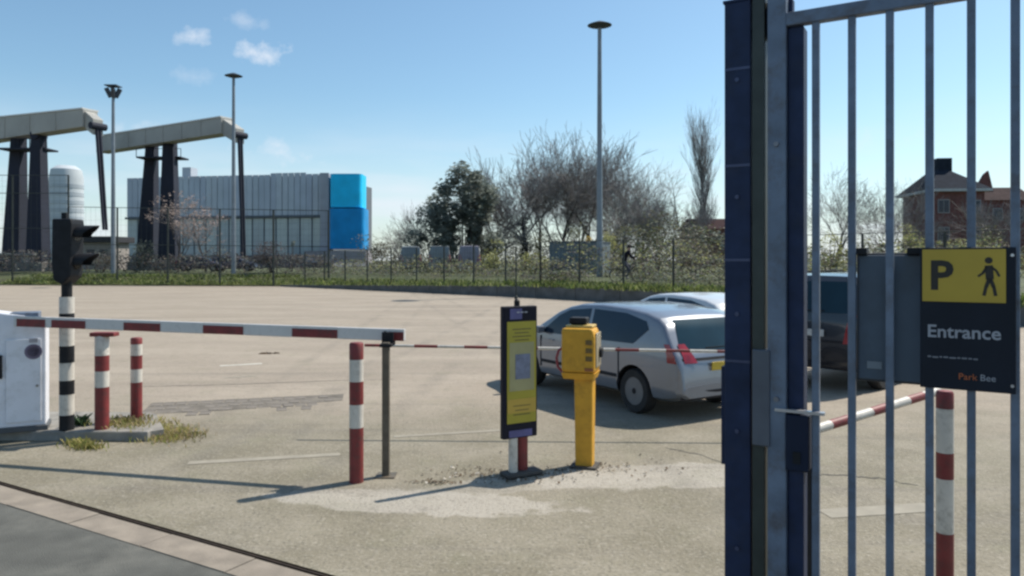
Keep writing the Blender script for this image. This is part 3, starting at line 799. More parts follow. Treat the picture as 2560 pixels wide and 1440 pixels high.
    bpy.data.objects.remove(co)
    nm.polygons.foreach_set('use_smooth', [True]*len(nm.polygons)); nm.set_sharp_from_angle(angle=R(28))
    # side windows
    for sgn in (-1, 1):
        for poly in panes:
            mm = MB(); n = len(poly); cx = sum(p_[0] for p_ in poly)/n; cz = sum(p_[1] for p_ in poly)/n
            ringv = []
            for f_ in (1, .6, .2):
                for j in range(n):
                    for u in range(3):
                        ax, az = poly[j]; bx, bz = poly[(j+1) % n]
                        x = ax+(bx-ax)*u/3; z = az+(bz-az)*u/3
                        x = cx+(x-cx)*f_; z = cz+(z-cz)*f_
                        ringv.append((x, sgn*(yside(x, z)+.006), z))
            q_ = n*3
            fs = [(r*q_+k, r*q_+(k+1) % q_, (r+1)*q_+(k+1) % q_, (r+1)*q_+k) for r in range(2) for k in range(q_)] + [tuple(range(2*q_, 3*q_))]
            mm.add(ringv, fs).build('side_window', glass, root, smooth=40)
    def rearx(z): return lerp_tab(rear_line, z)
    def rear_pt(y, z, off=.012):
        w = wid(rearx(z)); return Vector((rearx(z)-off+.05*(abs(y)/w)**3, y, z))
    if rw:
        z0, z1, y0, y1 = rw
        MB().grid(lambda u, v: rear_pt((2*u-1)*(y0+(y1-y0)*v), z0+.02+(z1-z0-.02)*v, .02), 10, 6).build('rear_window', mat('rear_glass', (.010,.030,.045), .015, 0, .2, 2, spec=.25), root, smooth=40)
        wp = MB().box((rear_pt(0, z0+.06).x-.015, .0, z0+.05), (.012,.5,.02)); wp.build('rear_wiper', BLACK, root)
    else:
        for s_ in (-1, 1):       # twin rear doors
            MB().grid(lambda u, v: rear_pt(s_*(.02+.80*u), .62+1.55*v, .012), 6, 8).build('rear_door', paint, root, smooth=40)
            MB().box((rear_pt(0,1.2).x-.02, s_*.06, 1.2), (.03,.04,.2)).build('door_handle', BLACK, root)
            MB().box((-2.56, s_*.5, .78), (.02,.3,.1)).build('step_plate', mat('trim_grey', (.2,.2,.2), .5), root)
    lm = mat('tail_light_red', (.26,.010,.018), .15, 0, .3, 9, coat=.5)
    for s_ in (-1, 1):
        ym = (W/2)*(.86 if kind != 'mpv' else .79)
        def tlp(u, v, s_=s_):
            yy = ym-.22*(1-u)*(1-.45*v) ; z = tl[0]+(tl[1]-tl[0])*v
            return rear_pt(s_*(yy+.02), z, .034)
        MB().grid(tlp, 4, 6).build('tail_light', lm, root, smooth=40)
        # wraps round the corner on the side
        def tls(u, v, s_=s_):
            z = tl[0]+(tl[1]-tl[0])*v; x = rearx(z)+.03+.16*u*(1-.4*v); return Vector((x, s_*(yside(x, z)+.008), z))
        MB().grid(tls, 3, 5).build('tail_light', lm, root, smooth=40)
    plx = rearx(.74)-.03
    MB().box((plx, 0, .74 if kind != 'suv' else .98), (.014,.52,.115)).build('number_plate', mat('number_plate_%d' % int(plate_col[2]*100), plate_col, .5, 0, .2, 20), root, bevel=.003)
    trim = mat('bumper_trim', (.022,.022,.026), .7, spec=.2)
    MB().grid(lambda u, v: rear_pt((2*u-1)*hw*.86, .83+.035*v, .03), 10, 1).build('tailgate_strip', trim, root)
    MB().grid(lambda u, v: rear_pt((2*u-1)*hw*.88, low+.06+.12*v, .012) + Vector((.02*(1-v),0,0)), 10, 2).build('bumper_valance', trim, root)
    # windscreen
    wsx = [(z, x) for x, z in topz if x > 0]; wsx.sort()
    zA, zB = belt+.10, ZR-.10
    MB().grid(lambda u, v: Vector((lerp_tab(wsx, zA+(zB-zA)*v)+.02-.05*abs(2*u-1)**3, (2*u-1)*hw*(.80-.14*v), zA+(zB-zA)*v+.012)), 8, 5).build('windscreen', glass, root, smooth=40)
    for s_ in (-1, 1):
        xm = .98 if kind != 'van' else 1.35
        MB().box((xm, s_*(hw+.07), belt+.10), (.10,.16,.12 if kind != 'van' else .24)).build('wing_mirror', paint, root, bevel=.025)
        if kind != 'van':
            MB().box((-.30, s_*(yside(-.3,.86)+.012), .87), (.16,.02,.025)).build('door_handle', paint, root, bevel=.005)
            MB().box((.75, s_*(yside(.75,.86)+.012), .87), (.16,.02,.025)).build('door_handle', paint, root, bevel=.005)
            for xd in (-.24, 1.05, -1.0):
                MB().box((xd, s_*(yside(xd,.65)-.002), .66), (.018,.02,.52)).build('door_gap', trim, root)
            MB().box((.05, s_*(yside(0,.5)+.004), .5), (2.0,.012,.05)).build('side_strip', trim, root)
        if rails: MB().box((-.5, s_*hw*.66, ZR+.02), (1.7,.03,.03)).build('roof_rail', trim, root, bevel=.008)
        MB().box((L/2-.14, s_*hw*.66, belt-.24), (.06,.34,.14)).build('headlight', mat('headlight_glass', (.5,.52,.55), .1, .3), root, bevel=.02)
    # wheels
    alloy = mat('wheel_silver', (.33,.34,.36), .35, .6, .1, 6)
    tyre = MB(); tyre.lathe(nocap=True, prof=[(wr*.62,-.10),(wr*.92,-.105),(wr,-.07),(wr,.07),(wr*.92,.105),(wr*.62,.10)], n=30, axis='Y'); tme = tyre.mesh('tyre', RUBBER, 40)
    rim = MB(); rim.lathe([(wr*.64,.095),(wr*.60,.075),(wr*.52,.05),(.05,.06),(.0,.065)], 30, 'Y')
    for k in range(7):
        a = 2*math.pi*k/7; rot = Matrix.Rotation(-a, 3, 'Y')
        rim.box(rot @ Vector((wr*.35,.078,0)), (wr*.54,.026,.062), rot)
    rim.mi = [1 if k < 4*30+2 else 0 for k in range(len(rim.f))]; rme = rim.mesh('rim', [alloy, mat('rim_dish', (.15,.152,.16), .5, .3, .1, 6)], 40)
    hubm = MB().lathe([(.045,.09),(.04,.10),(0,.10)], 16, 'Y').mesh('hub_cap', trim)
    for wx in wb:
        for s_ in (-1, 1):
            w_ = link('wheel', tme, root); w_.location = (wx, s_*(hw-.12), wr); w_.rotation_euler = (0, 0, 0 if s_ > 0 else math.pi)
            link('rim', rme, w_); link('hub_cap', hubm, w_)
    MB().box((0,0,low+.03), (L*.8, W*.72, .05)).build('underbody', dark, root)
    return root
def head(dx, dy): return math.atan2(dy, dx)
SILVER = mat('silver_car_paint', (.190,.208,.245), .3, .3, .04, 2, coat=.8, dirt=(.16,.155,.15), dirt_amt=.35, dscale=3)
CWHITE = mat('white_car_paint', (.55,.57,.59), .3, 0, .04, 2, coat=.5)
BLACKP = mat('black_car_paint', (.018,.02,.026), .25, .1, .1, 2, coat=.6)
GREYP = mat('blue_grey_van_paint', (.105,.135,.18), .4, .1, .1, 2, coat=.3, dirt=(.12,.12,.12), dirt_amt=.5, dscale=2)
vehicle('parked_car', 'silver hatchback parked behind the yellow ticket machine', 'car', (1.80, 12.20, 0), head(-.52,.85), 'mpv', SILVER)
vehicle('parked_car', 'white car mostly hidden behind the silver hatchback', 'car', (3.75, 15.6, 0), head(-.40,.91), 'mpv', CWHITE)
vehicle('parked_car', 'tall black car with dark rear window seen through the gate bars', 'car', (6.75, 14.1, 0), head(.74,.67), 'suv', BLACKP, rails=True, plate_col=(.5,.5,.48))
FG = mat('pale_grey_van_paint', (.17,.195,.21), .45, 0, .1, 2)
zV = 1.1
for i, (px, D, lab) in enumerate(((1018, 66, 'grey van left of the row beyond the fence'), (1092, 64, 'grey van in the middle of the row beyond the fence'), (1168, 63, 'grey van at the right of the row beyond the fence'))):
    x = (px-1280)/F*D
    vehicle('parked_van', lab, 'van', (x, D+2.5, zV), head(-.12+.02*i, .99), 'van', FG if i < 2 else mat('mauve_grey_van_paint', (.20,.19,.23), .45, 0, .1, 2), group='vans beyond the fence')
NVP = mat('navy_car_paint', (.03,.035,.075), .35, .1, .1, 2, coat=.4)
for px, D, lab in ((500, 74, 'dark blue car parked in front of the corrugated hall near the blossom'), (585, 75, 'dark blue car parked right of another by the corrugated hall')):
    vehicle('parked_car', lab, 'car', ((px-1280)/F*D, D, 1.05), head(1, .12), 'mpv', NVP, group='dark blue cars by the hall')

# ------------------------------------------------------------------ fences
FST = mat('fence_dark_green_steel', (.02,.028,.026), .6, .1, .2, 4)
def fence(name, label, a, b, h0, h1, z0, z1, n, rails, wires, post_r=.06, mesh_r=.006, extra=0.0, rail_r=.016):
    root = thing(name, label, 'fence', (a.x, a.y, 0))
    d = b-a; A = Vector((0,0,0))
    for i in range(n+1):
        t = i/n; p_ = d*t; z = z0+(z1-z0)*t; h = h0+(h1-h0)*t
        MB().tube((p_.x, p_.y, z-.3), (p_.x, p_.y, z+h+extra), post_r, post_r, 6).build('post', FST, root)
    for f_ in rails:
        for i in range(n):
            p0, p1 = d*(i/n), d*((i+1)/n)
            za, zb = z0+(z1-z0)*i/n+(h0+(h1-h0)*i/n)*f_, z0+(z1-z0)*(i+1)/n+(h0+(h1-h0)*(i+1)/n)*f_
            MB().tube((p0.x,p0.y,za),(p1.x,p1.y,zb), rail_r, rail_r, 5).build('rail', FST, root)
    m_ = MB(); L = d.length; k = int(L/wires)
    for i in range(k):
        t = (i+.5)/k; p_ = d*t; z = z0+(z1-z0)*t; h = h0+(h1-h0)*t
        m_.tube((p_.x,p_.y,z+.05),(p_.x,p_.y,z+h), mesh_r, mesh_r, 3, cap=False)
    hh = .4
    while hh < min(h0, h1):
        m_.tube((0,0,z0+hh),(d.x,d.y,z1+hh), mesh_r*.8, mesh_r*.8, 3, cap=False); hh += .5
    o = m_.build('wire_mesh', FST, root, fix=False); o['kind'] = 'stuff'
    return root
vo = vd*.9
fl = gd(148, 713)+vo
fence('tall_fence', 'high wire fence with two upper rails at the far left', gd(-420, 713)+vo, fl, 9.4, 9.4, .3, .3, 4, (1.0, .83, .5), .5, post_r=.085, rail_r=.03)
fb = gd(806, 718)+vo
fence('tall_fence', 'long high wire fence in front of the corrugated hall', fl, fb, 6.6, 5.9, .3, .35, 5, (1.0, .5), .5, post_r=.085, rail_r=.03, extra=.0)
q0 = BND[2].lerp(BND[3], .10)+vo; q1 = BND[3]+vo
fence('wire_fence', 'dark wire fence on top of the low grey wall', q0, q1, 2.4, 2.4, .45, .85, 9, (1.0,), .25, post_r=.055)
fence('wire_fence', 'dark wire fence running on toward the gate behind the parked cars', q1, BND[4]+vo, 2.4, 2.4, .85, .85, 4, (1.0,), .25, post_r=.055)
fence('wire_fence', 'dark wire fence seen between the gate bars', BND[4]+vo, BND[5]+vo, 2.4, 2.4, .85, .85, 4, (1.0,), .25, post_r=.055)
# slim dark pole at the end of the wall
pp = gd(1290, 748); pl_ = thing('marker_pole', 'thin dark pole on the wall above the yellow sign panel', 'pole', pp)
MB().tube((0,0,0),(0,0,3.0), .04, .03, 8).build('shaft', FST, pl_); MB().lathe([(.09,0),(.09,.14),(.05,.2)], 10).build('foot', FST, pl_)

# ------------------------------------------------------------------ light masts
MAST = mat('mast_galvanised', (.20,.23,.26), .5, .4, .15, 1)
LAMPM = mat('lamp_head_dark', (.035,.045,.06), .5)
def mast(px, topy, D, label, cluster):
    p = at(px, topy, D); r = thing('light_mast', label, 'light mast', (p.x, p.y, 1.0), 0, 'tall light masts')
    H_ = p.z-1.0
    MB().tube((0,0,0),(0,0,H_-.25), .21, .125, 12).build('pole', MAST, r, smooth=40)
    if cluster:
        for k in range(4):
            a = k*math.pi/2+.4; d = Vector((math.cos(a), math.sin(a), 0))
            MB().box(d*.38+Vector((0,0,H_-.75)), (.4,.3,.9), Matrix.Rotation(a, 3, 'Z') @ Matrix.Rotation(R(25), 3, 'Y')).build('floodlight', LAMPM, r, bevel=.05)
        MB().box((0,0,H_-.12), (1.1,1.1,.08)).build('crown_frame', LAMPM, r)
    else:
        MB().lathe([(.0,H_-.32),(.25,H_-.30),(.78,H_-.14),(.55,H_-.04),(.15,H_+.12),(0,H_+.14)], 18).build('lamp_disc', LAMPM, r, smooth=30)
    return r
mast(1499, 58, 47, 'tallest light mast rising behind the bare trees', False)
mast(584, 186, 66, 'light mast rising behind the tip of the nearer bridge beam', False)
mast(283, 212, 68, 'light mast with a floodlight cluster between the two bridge beams', True)

# ------------------------------------------------------------------ lift bridge with two balance beams
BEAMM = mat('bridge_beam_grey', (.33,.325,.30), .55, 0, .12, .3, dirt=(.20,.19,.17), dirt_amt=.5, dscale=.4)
BEAMT = mat('bridge_beam_sunlit_top', (.62,.62,.60), .5, 0, .05, .5)  # sunlit top edge put into a lighter copy of the beam grey
PYL = mat('bridge_pylon_dark', (.010,.014,.030), .8, 0, .2, .5)
def bridge(label, pl, pr_, Dl, Dr, h_l, h_r, legs, rod, plat_y):
    # pl/pr_: image points of the beam's upper edge at its two ends
    A_, B_ = at(pl[0], pl[1], Dl), at(pr_[0], pr_[1], Dr)
    root = thing('bridge_tower', label, 'lift bridge', ((A_.x+B_.x)/2, (A_.y+B_.y)/2, 0)); O = Vector(root.location)
    d = (B_-A_); dn = Vector((d.x, d.y, 0)).normalized(); s = Vector((-dn.y, dn.x, 0))*.8
    z = Vector((0,0,1))
    A0, A1 = A_-O-z*h_l, A_-O; B0, B1 = B_-O-z*h_r, B_-O
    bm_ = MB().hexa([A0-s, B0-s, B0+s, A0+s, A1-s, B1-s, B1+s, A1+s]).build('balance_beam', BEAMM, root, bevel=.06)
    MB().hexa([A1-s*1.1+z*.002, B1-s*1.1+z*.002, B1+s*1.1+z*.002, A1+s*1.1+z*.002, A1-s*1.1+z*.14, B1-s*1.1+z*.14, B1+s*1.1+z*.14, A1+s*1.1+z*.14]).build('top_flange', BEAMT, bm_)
    n_ = 7
    for i in range(1, n_):
        t = i/n_; p0 = A0.lerp(B0, t); p1 = A1.lerp(B1, t)
        MB().hexa([p0-s*1.05-dn*.05, p0-s*1.05+dn*.05, p0-s+dn*.05, p0-s-dn*.05, p1-s*1.05-dn*.05, p1-s*1.05+dn*.05, p1-s+dn*.05, p1-s-dn*.05]).build('web_stiffener', BEAMM, bm_)
    # drooping nose
    T = at(rod[0][0], rod[0][1], Dr-.8)-O; sn = s*.7
    MB().hexa([B0-sn-z*.15, T-sn-z*.9, T+sn-z*.9, B0+sn-z*.15, B1-sn-dn*.3, T-sn+z*.7, T+sn+z*.7, B1+sn-dn*.3]).build('beam_nose', BEAMM, bm_, bevel=.05)
    E = at(rod[1][0], rod[1][1], Dr-.8)-O
    for o_ in (-.16, .16):
        q_ = s.normalized()*o_
        MB().tube(T+q_, E+q_, .17, .13, 8).build('hanger_rod', PYL, root)
    MB().tube(T-s*1.0, T+s*1.0, .35, .35, 12).build('hanger_pin', PYL, root)
    for (tx, ty, tw, bx, by, bw, D) in legs:
        P1 = at(tx, ty, D)-O; P0 = at(bx, by, D)-O; P0.z = .9; k = D/F
        w1, w0 = tw*k/2, bw*k/2; e = .6
        m_ = MB().hexa([P0+Vector((-w0,-e*1.4,0)), P0+Vector((w0,-e*1.4,0)), P0+Vector((w0,e*1.4,0)), P0+Vector((-w0,e*1.4,0)), P1+Vector((-w1,-e,0)), P1+Vector((w1,-e,0)), P1+Vector((w1,e,0)), P1+Vector((-w1,e,0))])
        lg = m_.build('pylon_leg', PYL, root, bevel=.04)
        MB().tube(P1+Vector((0,-e*1.3,.1)), P1+Vector((0,e*1.3,.1)), w1*.9, w1*.9, 14).build('pivot_bearing', PYL, lg)
        MB().box(P0+Vector((0,-.1,.5)), (w0*2+1.0, 3.0, 1.2)).build('footing', mat('bridge_footing', (.16,.15,.14), .8), lg)
    x0, x1, y_, D = plat_y
    P0, P1 = at(x0, y_, D)-O, at(x1, y_, D)-O
    MB().box((P0+P1)/2, ((P1-P0).length, 2.2, .18)).build('service_platform', PYL, root)
    for t in (0, .33, .66, 1):
        p_ = P0.lerp(P1, t); MB().box(p_+Vector((0,-1.05,.5)), (.06,.06,1.0)).build('platform_post', PYL, root)
    MB().box((P0+P1)/2+Vector((0,-1.05,1.0)), ((P1-P0).length,.06,.06)).build('platform_rail', PYL, root)
    return root
bridge('nearer left lift bridge with a pale balance beam cut by the frame edge', (-190, 318), (226, 276), 86, 73.5, 2.9, 1.75, [(48,322,22,36,620,46,79), (97,342,24,96,620,42,77)], ((245,316),(263,575)), (12,130,375,78))
bridge('further lift bridge with a pale balance beam on two dark pylons', (256, 344), (568, 296), 92, 80, 1.95, 1.75, [(381,346,20,368,625,46,88), (425,354,26,424,625,46,86)], ((600,338),(610,660)), (352,462,396,87))

# ------------------------------------------------------------------ corrugated hall with blue tower
CLAD = [mat('cladding_hazed_grey_%d' % i, c_, .5, .15, .08, .4) for i, c_ in enumerate(((.44,.475,.54),(.46,.495,.55),(.48,.51,.56),(.42,.45,.52)))]  # greys lightened in the colour to stand for distance haze
hall0, hall1 = at(318, 650, 128), at(812, 650, 122)
hr = thing('corrugated_hall', 'long grey ribbed metal hall with a bright blue rounded tower', 'hall', (hall0.x, hall0.y, 0))
O = Vector(hr.location); hd_ = hall1-hall0; HL = math.hypot(hd_.x, hd_.y); hdn = Vector((hd_.x, hd_.y, 0)).normalized(); hn = Vector((-hdn.y, hdn.x, 0))
if hn.y < 0: hn = -hn
HTOP = CH+(HZ-441)/F*126
def hbox(x0, x1, z0, z1, dep0, dep1):
    a, b = hdn*x0, hdn*x1
    return [a+hn*dep0+Vector((0,0,z0)), b+hn*dep0+Vector((0,0,z0)), b+hn*dep1+Vector((0,0,z0)), a+hn*dep1+Vector((0,0,z0)),
            a+hn*dep0+Vector((0,0,z1)), b+hn*dep0+Vector((0,0,z1)), b+hn*dep1+Vector((0,0,z1)), a+hn*dep1+Vector((0,0,z1))]
MB().hexa(hbox(0, HL, 1, HTOP-.25, .12, 22)).build('hall_body', mat('hall_core', (.14,.155,.18), .7), hr)
n_ = 34; zmid = CH+(HZ-545)/F*126
for i in range(n_):
    x0, x1 = HL*i/n_, HL*(i+1)/n_-.09
    tt = HTOP+(.25 if 24 < i < 31 else 0)-(.0 if i > 3 else .1)
    MB().hexa(hbox(x0, x1, zmid+.3, tt, random.uniform(-.12,.0), .1)).build('cladding_panel', CLAD[(i*7+i//3) % 4 if i > 2 else 3], hr)
GL = [mat('hall_glass_%d' % i, c_, .15, 0, .1, .6, spec=.8) for i, c_ in enumerate(((.32,.39,.42),(.36,.43,.44),(.27,.34,.38)))]
for i in range(17):
    x0, x1 = HL*i/17+.05, HL*(i+1)/17-.22
    MB().hexa(hbox(x0, x1, 3.0, zmid-.2, .0, .1)).build('glazed_panel', GL[i % 3], hr)
MB().hexa(hbox(-.1, HL, zmid-.12, zmid+.2, -.5, .1)).build('ledge', mat('hall_ledge', (.12,.135,.155), .6), hr)
MB().hexa(hbox(-.1, HL, 1, 2.9, -.2, .1)).build('base_wall', mat('hall_base', (.16,.15,.16), .8), hr)
k0 = HL*.27
MB().hexa(hbox(k0, k0+1.6, HTOP-.25, HTOP+1.7, 1, 3)).build('roof_vent', CLAD[1], hr)
tw = MB(); p0 = at(800, 650, 120)-O; p1 = at(822, 650, 120)-O; ztw = CH+(HZ-432)/F*120
MB().hexa([Vector((p0.x,p0.y,1)), Vector((p1.x,p1.y,1)), Vector((p1.x,p1.y+3,1)), Vector((p0.x,p0.y+3,1)), Vector((p0.x,p0.y,ztw)), Vector((p1.x,p1.y,ztw)), Vector((p1.x,p1.y+3,ztw)), Vector((p0.x,p0.y+3,ztw))]).build('pale_pier', mat('pale_pier', (.36,.36,.40), .6, 0, .1, .5), hr)
def rounded(px0, px1, y0, y1, D, name, m__):
    a, b = at(px0, y0, D)-O, at(px1, y1, D)-O; w = b.x-a.x; r = .9; dep = 5.0
    poly = []
    for cx, cy, a0 in ((b.x-r, a.y+dep-r, 0), (a.x+r, a.y+dep-r, 90), (a.x+r, a.y+r, 180), (b.x-r, a.y+r, 270)):
        for k in range(6): poly.append((cx+r*math.cos(R(a0+k*18)), cy+r*math.sin(R(a0+k*18))))
    return MB().prism(poly, a.z, b.z, 'XY').build(name, m__, hr, smooth=40)
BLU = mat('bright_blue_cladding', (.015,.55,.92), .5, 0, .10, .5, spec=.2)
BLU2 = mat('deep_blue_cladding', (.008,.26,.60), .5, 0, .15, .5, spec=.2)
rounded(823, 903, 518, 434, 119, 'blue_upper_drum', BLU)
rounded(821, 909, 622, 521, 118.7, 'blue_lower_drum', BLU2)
a_ = at(760, 632, 118)-O; b_ = at(915, 652, 118)-O
MB().box(((a_.x+b_.x)/2, a_.y+2.6, (a_.z+b_.z)/2), (b_.x-a_.x, 5, abs(a_.z-b_.z)+.6)).build('tower_base', mat('tower_base_grey', (.30,.28,.31), .7), hr)

# pale round tower far left
ptw = at(166, 650, 190); pt = thing('pale_tower', 'pale hazy round tower block behind the left bridge', 'tower', (ptw.x, ptw.y, 0))
ztop = CH+(HZ-413)/F*190; rr_ = 38/F*190
prof = [(rr_, 0), (rr_, ztop-3.5), (rr_*.9, ztop-1.2), (rr_*.55, ztop-.2), (0, ztop)]
MB().lathe(prof, 28).build('shaft', mat('pale_tower_skin', (.46,.50,.53), .7, 0, .06, .2), pt, smooth=40)  # distance haze is carried by the pale skin colour
for i in range(9):
    zc = 4+i*(ztop-8)/9
    MB().lathe([(rr_+.06, zc), (rr_+.06, zc+1.0)], 28).build('floor_band', mat('pale_tower_band', (.38,.42,.46), .5, 0, .1, .2), pt, smooth=40)
# low building with a dark roof behind the signal post
lb = at(225, 650, 92); lo = thing('low_house', 'low pale building with a dark flat roof behind the signal post', 'house', (lb.x, lb.y, 1.0))
MB().box((0,2,1.7), (5.6,4,3.4)).build('wall', mat('pale_render', (.30,.27,.25), .8, 0, .15, .6), lo)
MB().box((-.2,1.9,3.75), (7.0,5.2,.75)).build('roof', mat('dark_flat_roof', (.03,.03,.036), .7), lo, bevel=.05)
for x in (-1.6, .1, 1.7):
    w_ = MB().box((x,-.02,1.9), (1.0,.06,1.2)).build('window', DGLASS, lo); MB().box((x,-.05,1.25), (1.15,.1,.08)).build('sill', WHITE, w_)
ls = at(35, 650, 76); so = thing('site_hut', 'long low brown grey hut at the far left below the pylons', 'hut', (ls.x, ls.y, .7))
MB().box((-1,1,1.0), (6.2,2.4,2.0)).build('wall', mat('hut_brown_grey', (.10,.092,.095), .8, 0, .2, .8), so)
MB().box((-1,.9,2.1), (6.6,2.8,.2)).build('roof', mat('hut_roof', (.2,.2,.2), .7), so)
MB().box((1.35,-.22,.95), (.9,.04,1.7)).build('door', mat('hut_door', (.25,.25,.23), .7), so)
for x in (-3.2,-1.4): MB().box((x,-.22,1.2), (1.1,.04,.8)).build('window', DGLASS, so)

# grey container behind the fence
cx_ = at(1372, 650, 58); cx2 = at(1498, 650, 56)
con = thing('grey_container', 'blue grey corrugated container behind the fence left of the cyclist', 'container', (cx_.x, cx_.y, 1.05))
dd = cx2-cx_; CLn = math.hypot(dd.x, dd.y); con.rotation_euler = (0,0,math.atan2(dd.y, dd.x))
CONM = mat('container_blue_grey', (.15,.185,.21), .6, .05, .2, .8, dirt=(.07,.07,.07), dirt_amt=.5, dscale=1)
MB().box((CLn/2,1.25,1.27), (CLn-.06,2.4,2.3)).build('shell', CONM, con)
for i in range(16):
    x = CLn*(i+.5)/16; MB().box((x,.03,1.27), (CLn/16*.55,.06,2.2)).build('side_rib', CONM, con)
for z in (.06, 2.5): MB().box((CLn/2,1.25,z), (CLn,2.5,.14)).build('frame_beam', mat('container_frame', (.07,.09,.11), .6), con)
MB().box((CLn*.67,-.06,1.3), (.2,.12,2.5)).build('door_post', mat('container_frame', (.07,.09,.11), .6), con)

# ------------------------------------------------------------------ brick houses
BRICK = mat('dark_red_brick', (.14,.055,.05), .85, 0, .3, 3, dirt=(.09,.06,.05), dirt_amt=.5, dscale=.8)
ROOF = mat('dark_slate_roof', (.022,.028,.040), .95, 0, .25, 2, spec=.1)
hp_ = at(2432, 650, 80); ho = thing('brick_house', 'red brick house with a dark hipped roof and broad chimney', 'house', (hp_.x, hp_.y, 1.0), R(-6))
ze = CH+(HZ-478)/F*80-1; zr = CH+(HZ-428)/F*80-1
MB().box((-1.4,4,ze/2), (5.2,8,ze)).build('wall', BRICK, ho)
MB().hexa([(-4.5,-.5,ze+.28),(1.7,-.5,ze+.28),(1.7,8.5,ze+.28),(-4.5,8.5,ze+.28),(-2.3,3.0,zr+.6),(-1.3,3.0,zr+.6),(-1.3,5,zr+.6),(-2.3,5,zr+.6)]).build('roof', ROOF, ho)
MB().box((-1.4,4,ze+.12), (6.3,9.2,.28)).build('fascia', mat('fascia_white', (.42,.42,.42), .6), ho)
MB().box((-1.55,3.6,zr+.75), (1.55,1.4,2.2)).build('chimney', ROOF, ho)
for x, z in ((-3.0,ze-1.6),(.2,ze-1.7),(-3.0,ze-4.6),(.2,ze-4.6)):
    w_ = MB().box((x,-.03,z), (1.2,.08,1.5)).build('window', mat('grey_window_frame', (.26,.26,.27), .6), ho)
    for s_ in (-.28,.28): MB().box((x+s_,-.08,z), (.48,.03,1.3)).build('pane', DGLASS, w_)
ho2p = at(2490, 650, 84); ho2 = thing('brick_house', 'lower brick house with a steep gable right of the hipped house', 'house', (ho2p.x, ho2p.y, 1.0), R(-6))
ze2 = CH+(HZ-500)/F*84-1; zr2 = CH+(HZ-470)/F*84-1
MB().box((1.2,4,ze2/2), (6.0,7,ze2)).build('wall', BRICK, ho2)
MB().hexa([(-2.2,.2,ze2+.002),(4.5,.2,ze2+.002),(4.5,7.8,ze2+.002),(-2.2,7.8,ze2+.002),(-2.2,3.9,zr2+.4),(4.5,3.9,zr2+.4),(4.5,4.1,zr2+.4),(-2.2,4.1,zr2+.4)]).build('roof', mat('brown_tile_roof', (.05,.034,.034), .95, 0, .25, 2, spec=.1), ho2)
MB().prism([(-2.3,zr2-.4),(-.2,zr2-.4),(-.75,zr2+2.0),(-1.2,zr2+1.6)], .1, .5, 'XZ').build('gable', BRICK, ho2)
for x in (.4, 2.6):
    w_ = MB().box((x,.45,ze2-1.6), (1.1,.12,1.4)).build('window', mat('grey_window_frame', (.26,.26,.27), .6), ho2); MB().box((x,.38,ze2-1.6), (.9,.03,1.2)).build('pane', DGLASS, w_)
ho3p = at(1800, 650, 110); ho3 = thing('brick_house', 'long low brick building with a dark red roof behind the poplar', 'house', (ho3p.x, ho3p.y, 1.0))
z3 = CH+(HZ-572)/F*110-1
MB().box((2,4,z3/2), (12,8,z3)).build('wall', BRICK, ho3)
MB().hexa([(-4.4,-.4,z3+.002),(8.4,-.4,z3+.002),(8.4,8.4,z3+.002),(-4.4,8.4,z3+.002),(-4.0,3.8,z3+1.7),(8,3.8,z3+1.7),(8,4.2,z3+1.7),(-4.0,4.2,z3+1.7)]).build('roof', mat('dark_red_roof', (.045,.026,.028), .95, 0, .2, 1, spec=.1), ho3)
for x in (-2.5,0,2.5,5): MB().box((x,-.03,z3-1.5), (1.2,.08,1.2)).build('window', DGLASS, ho3)

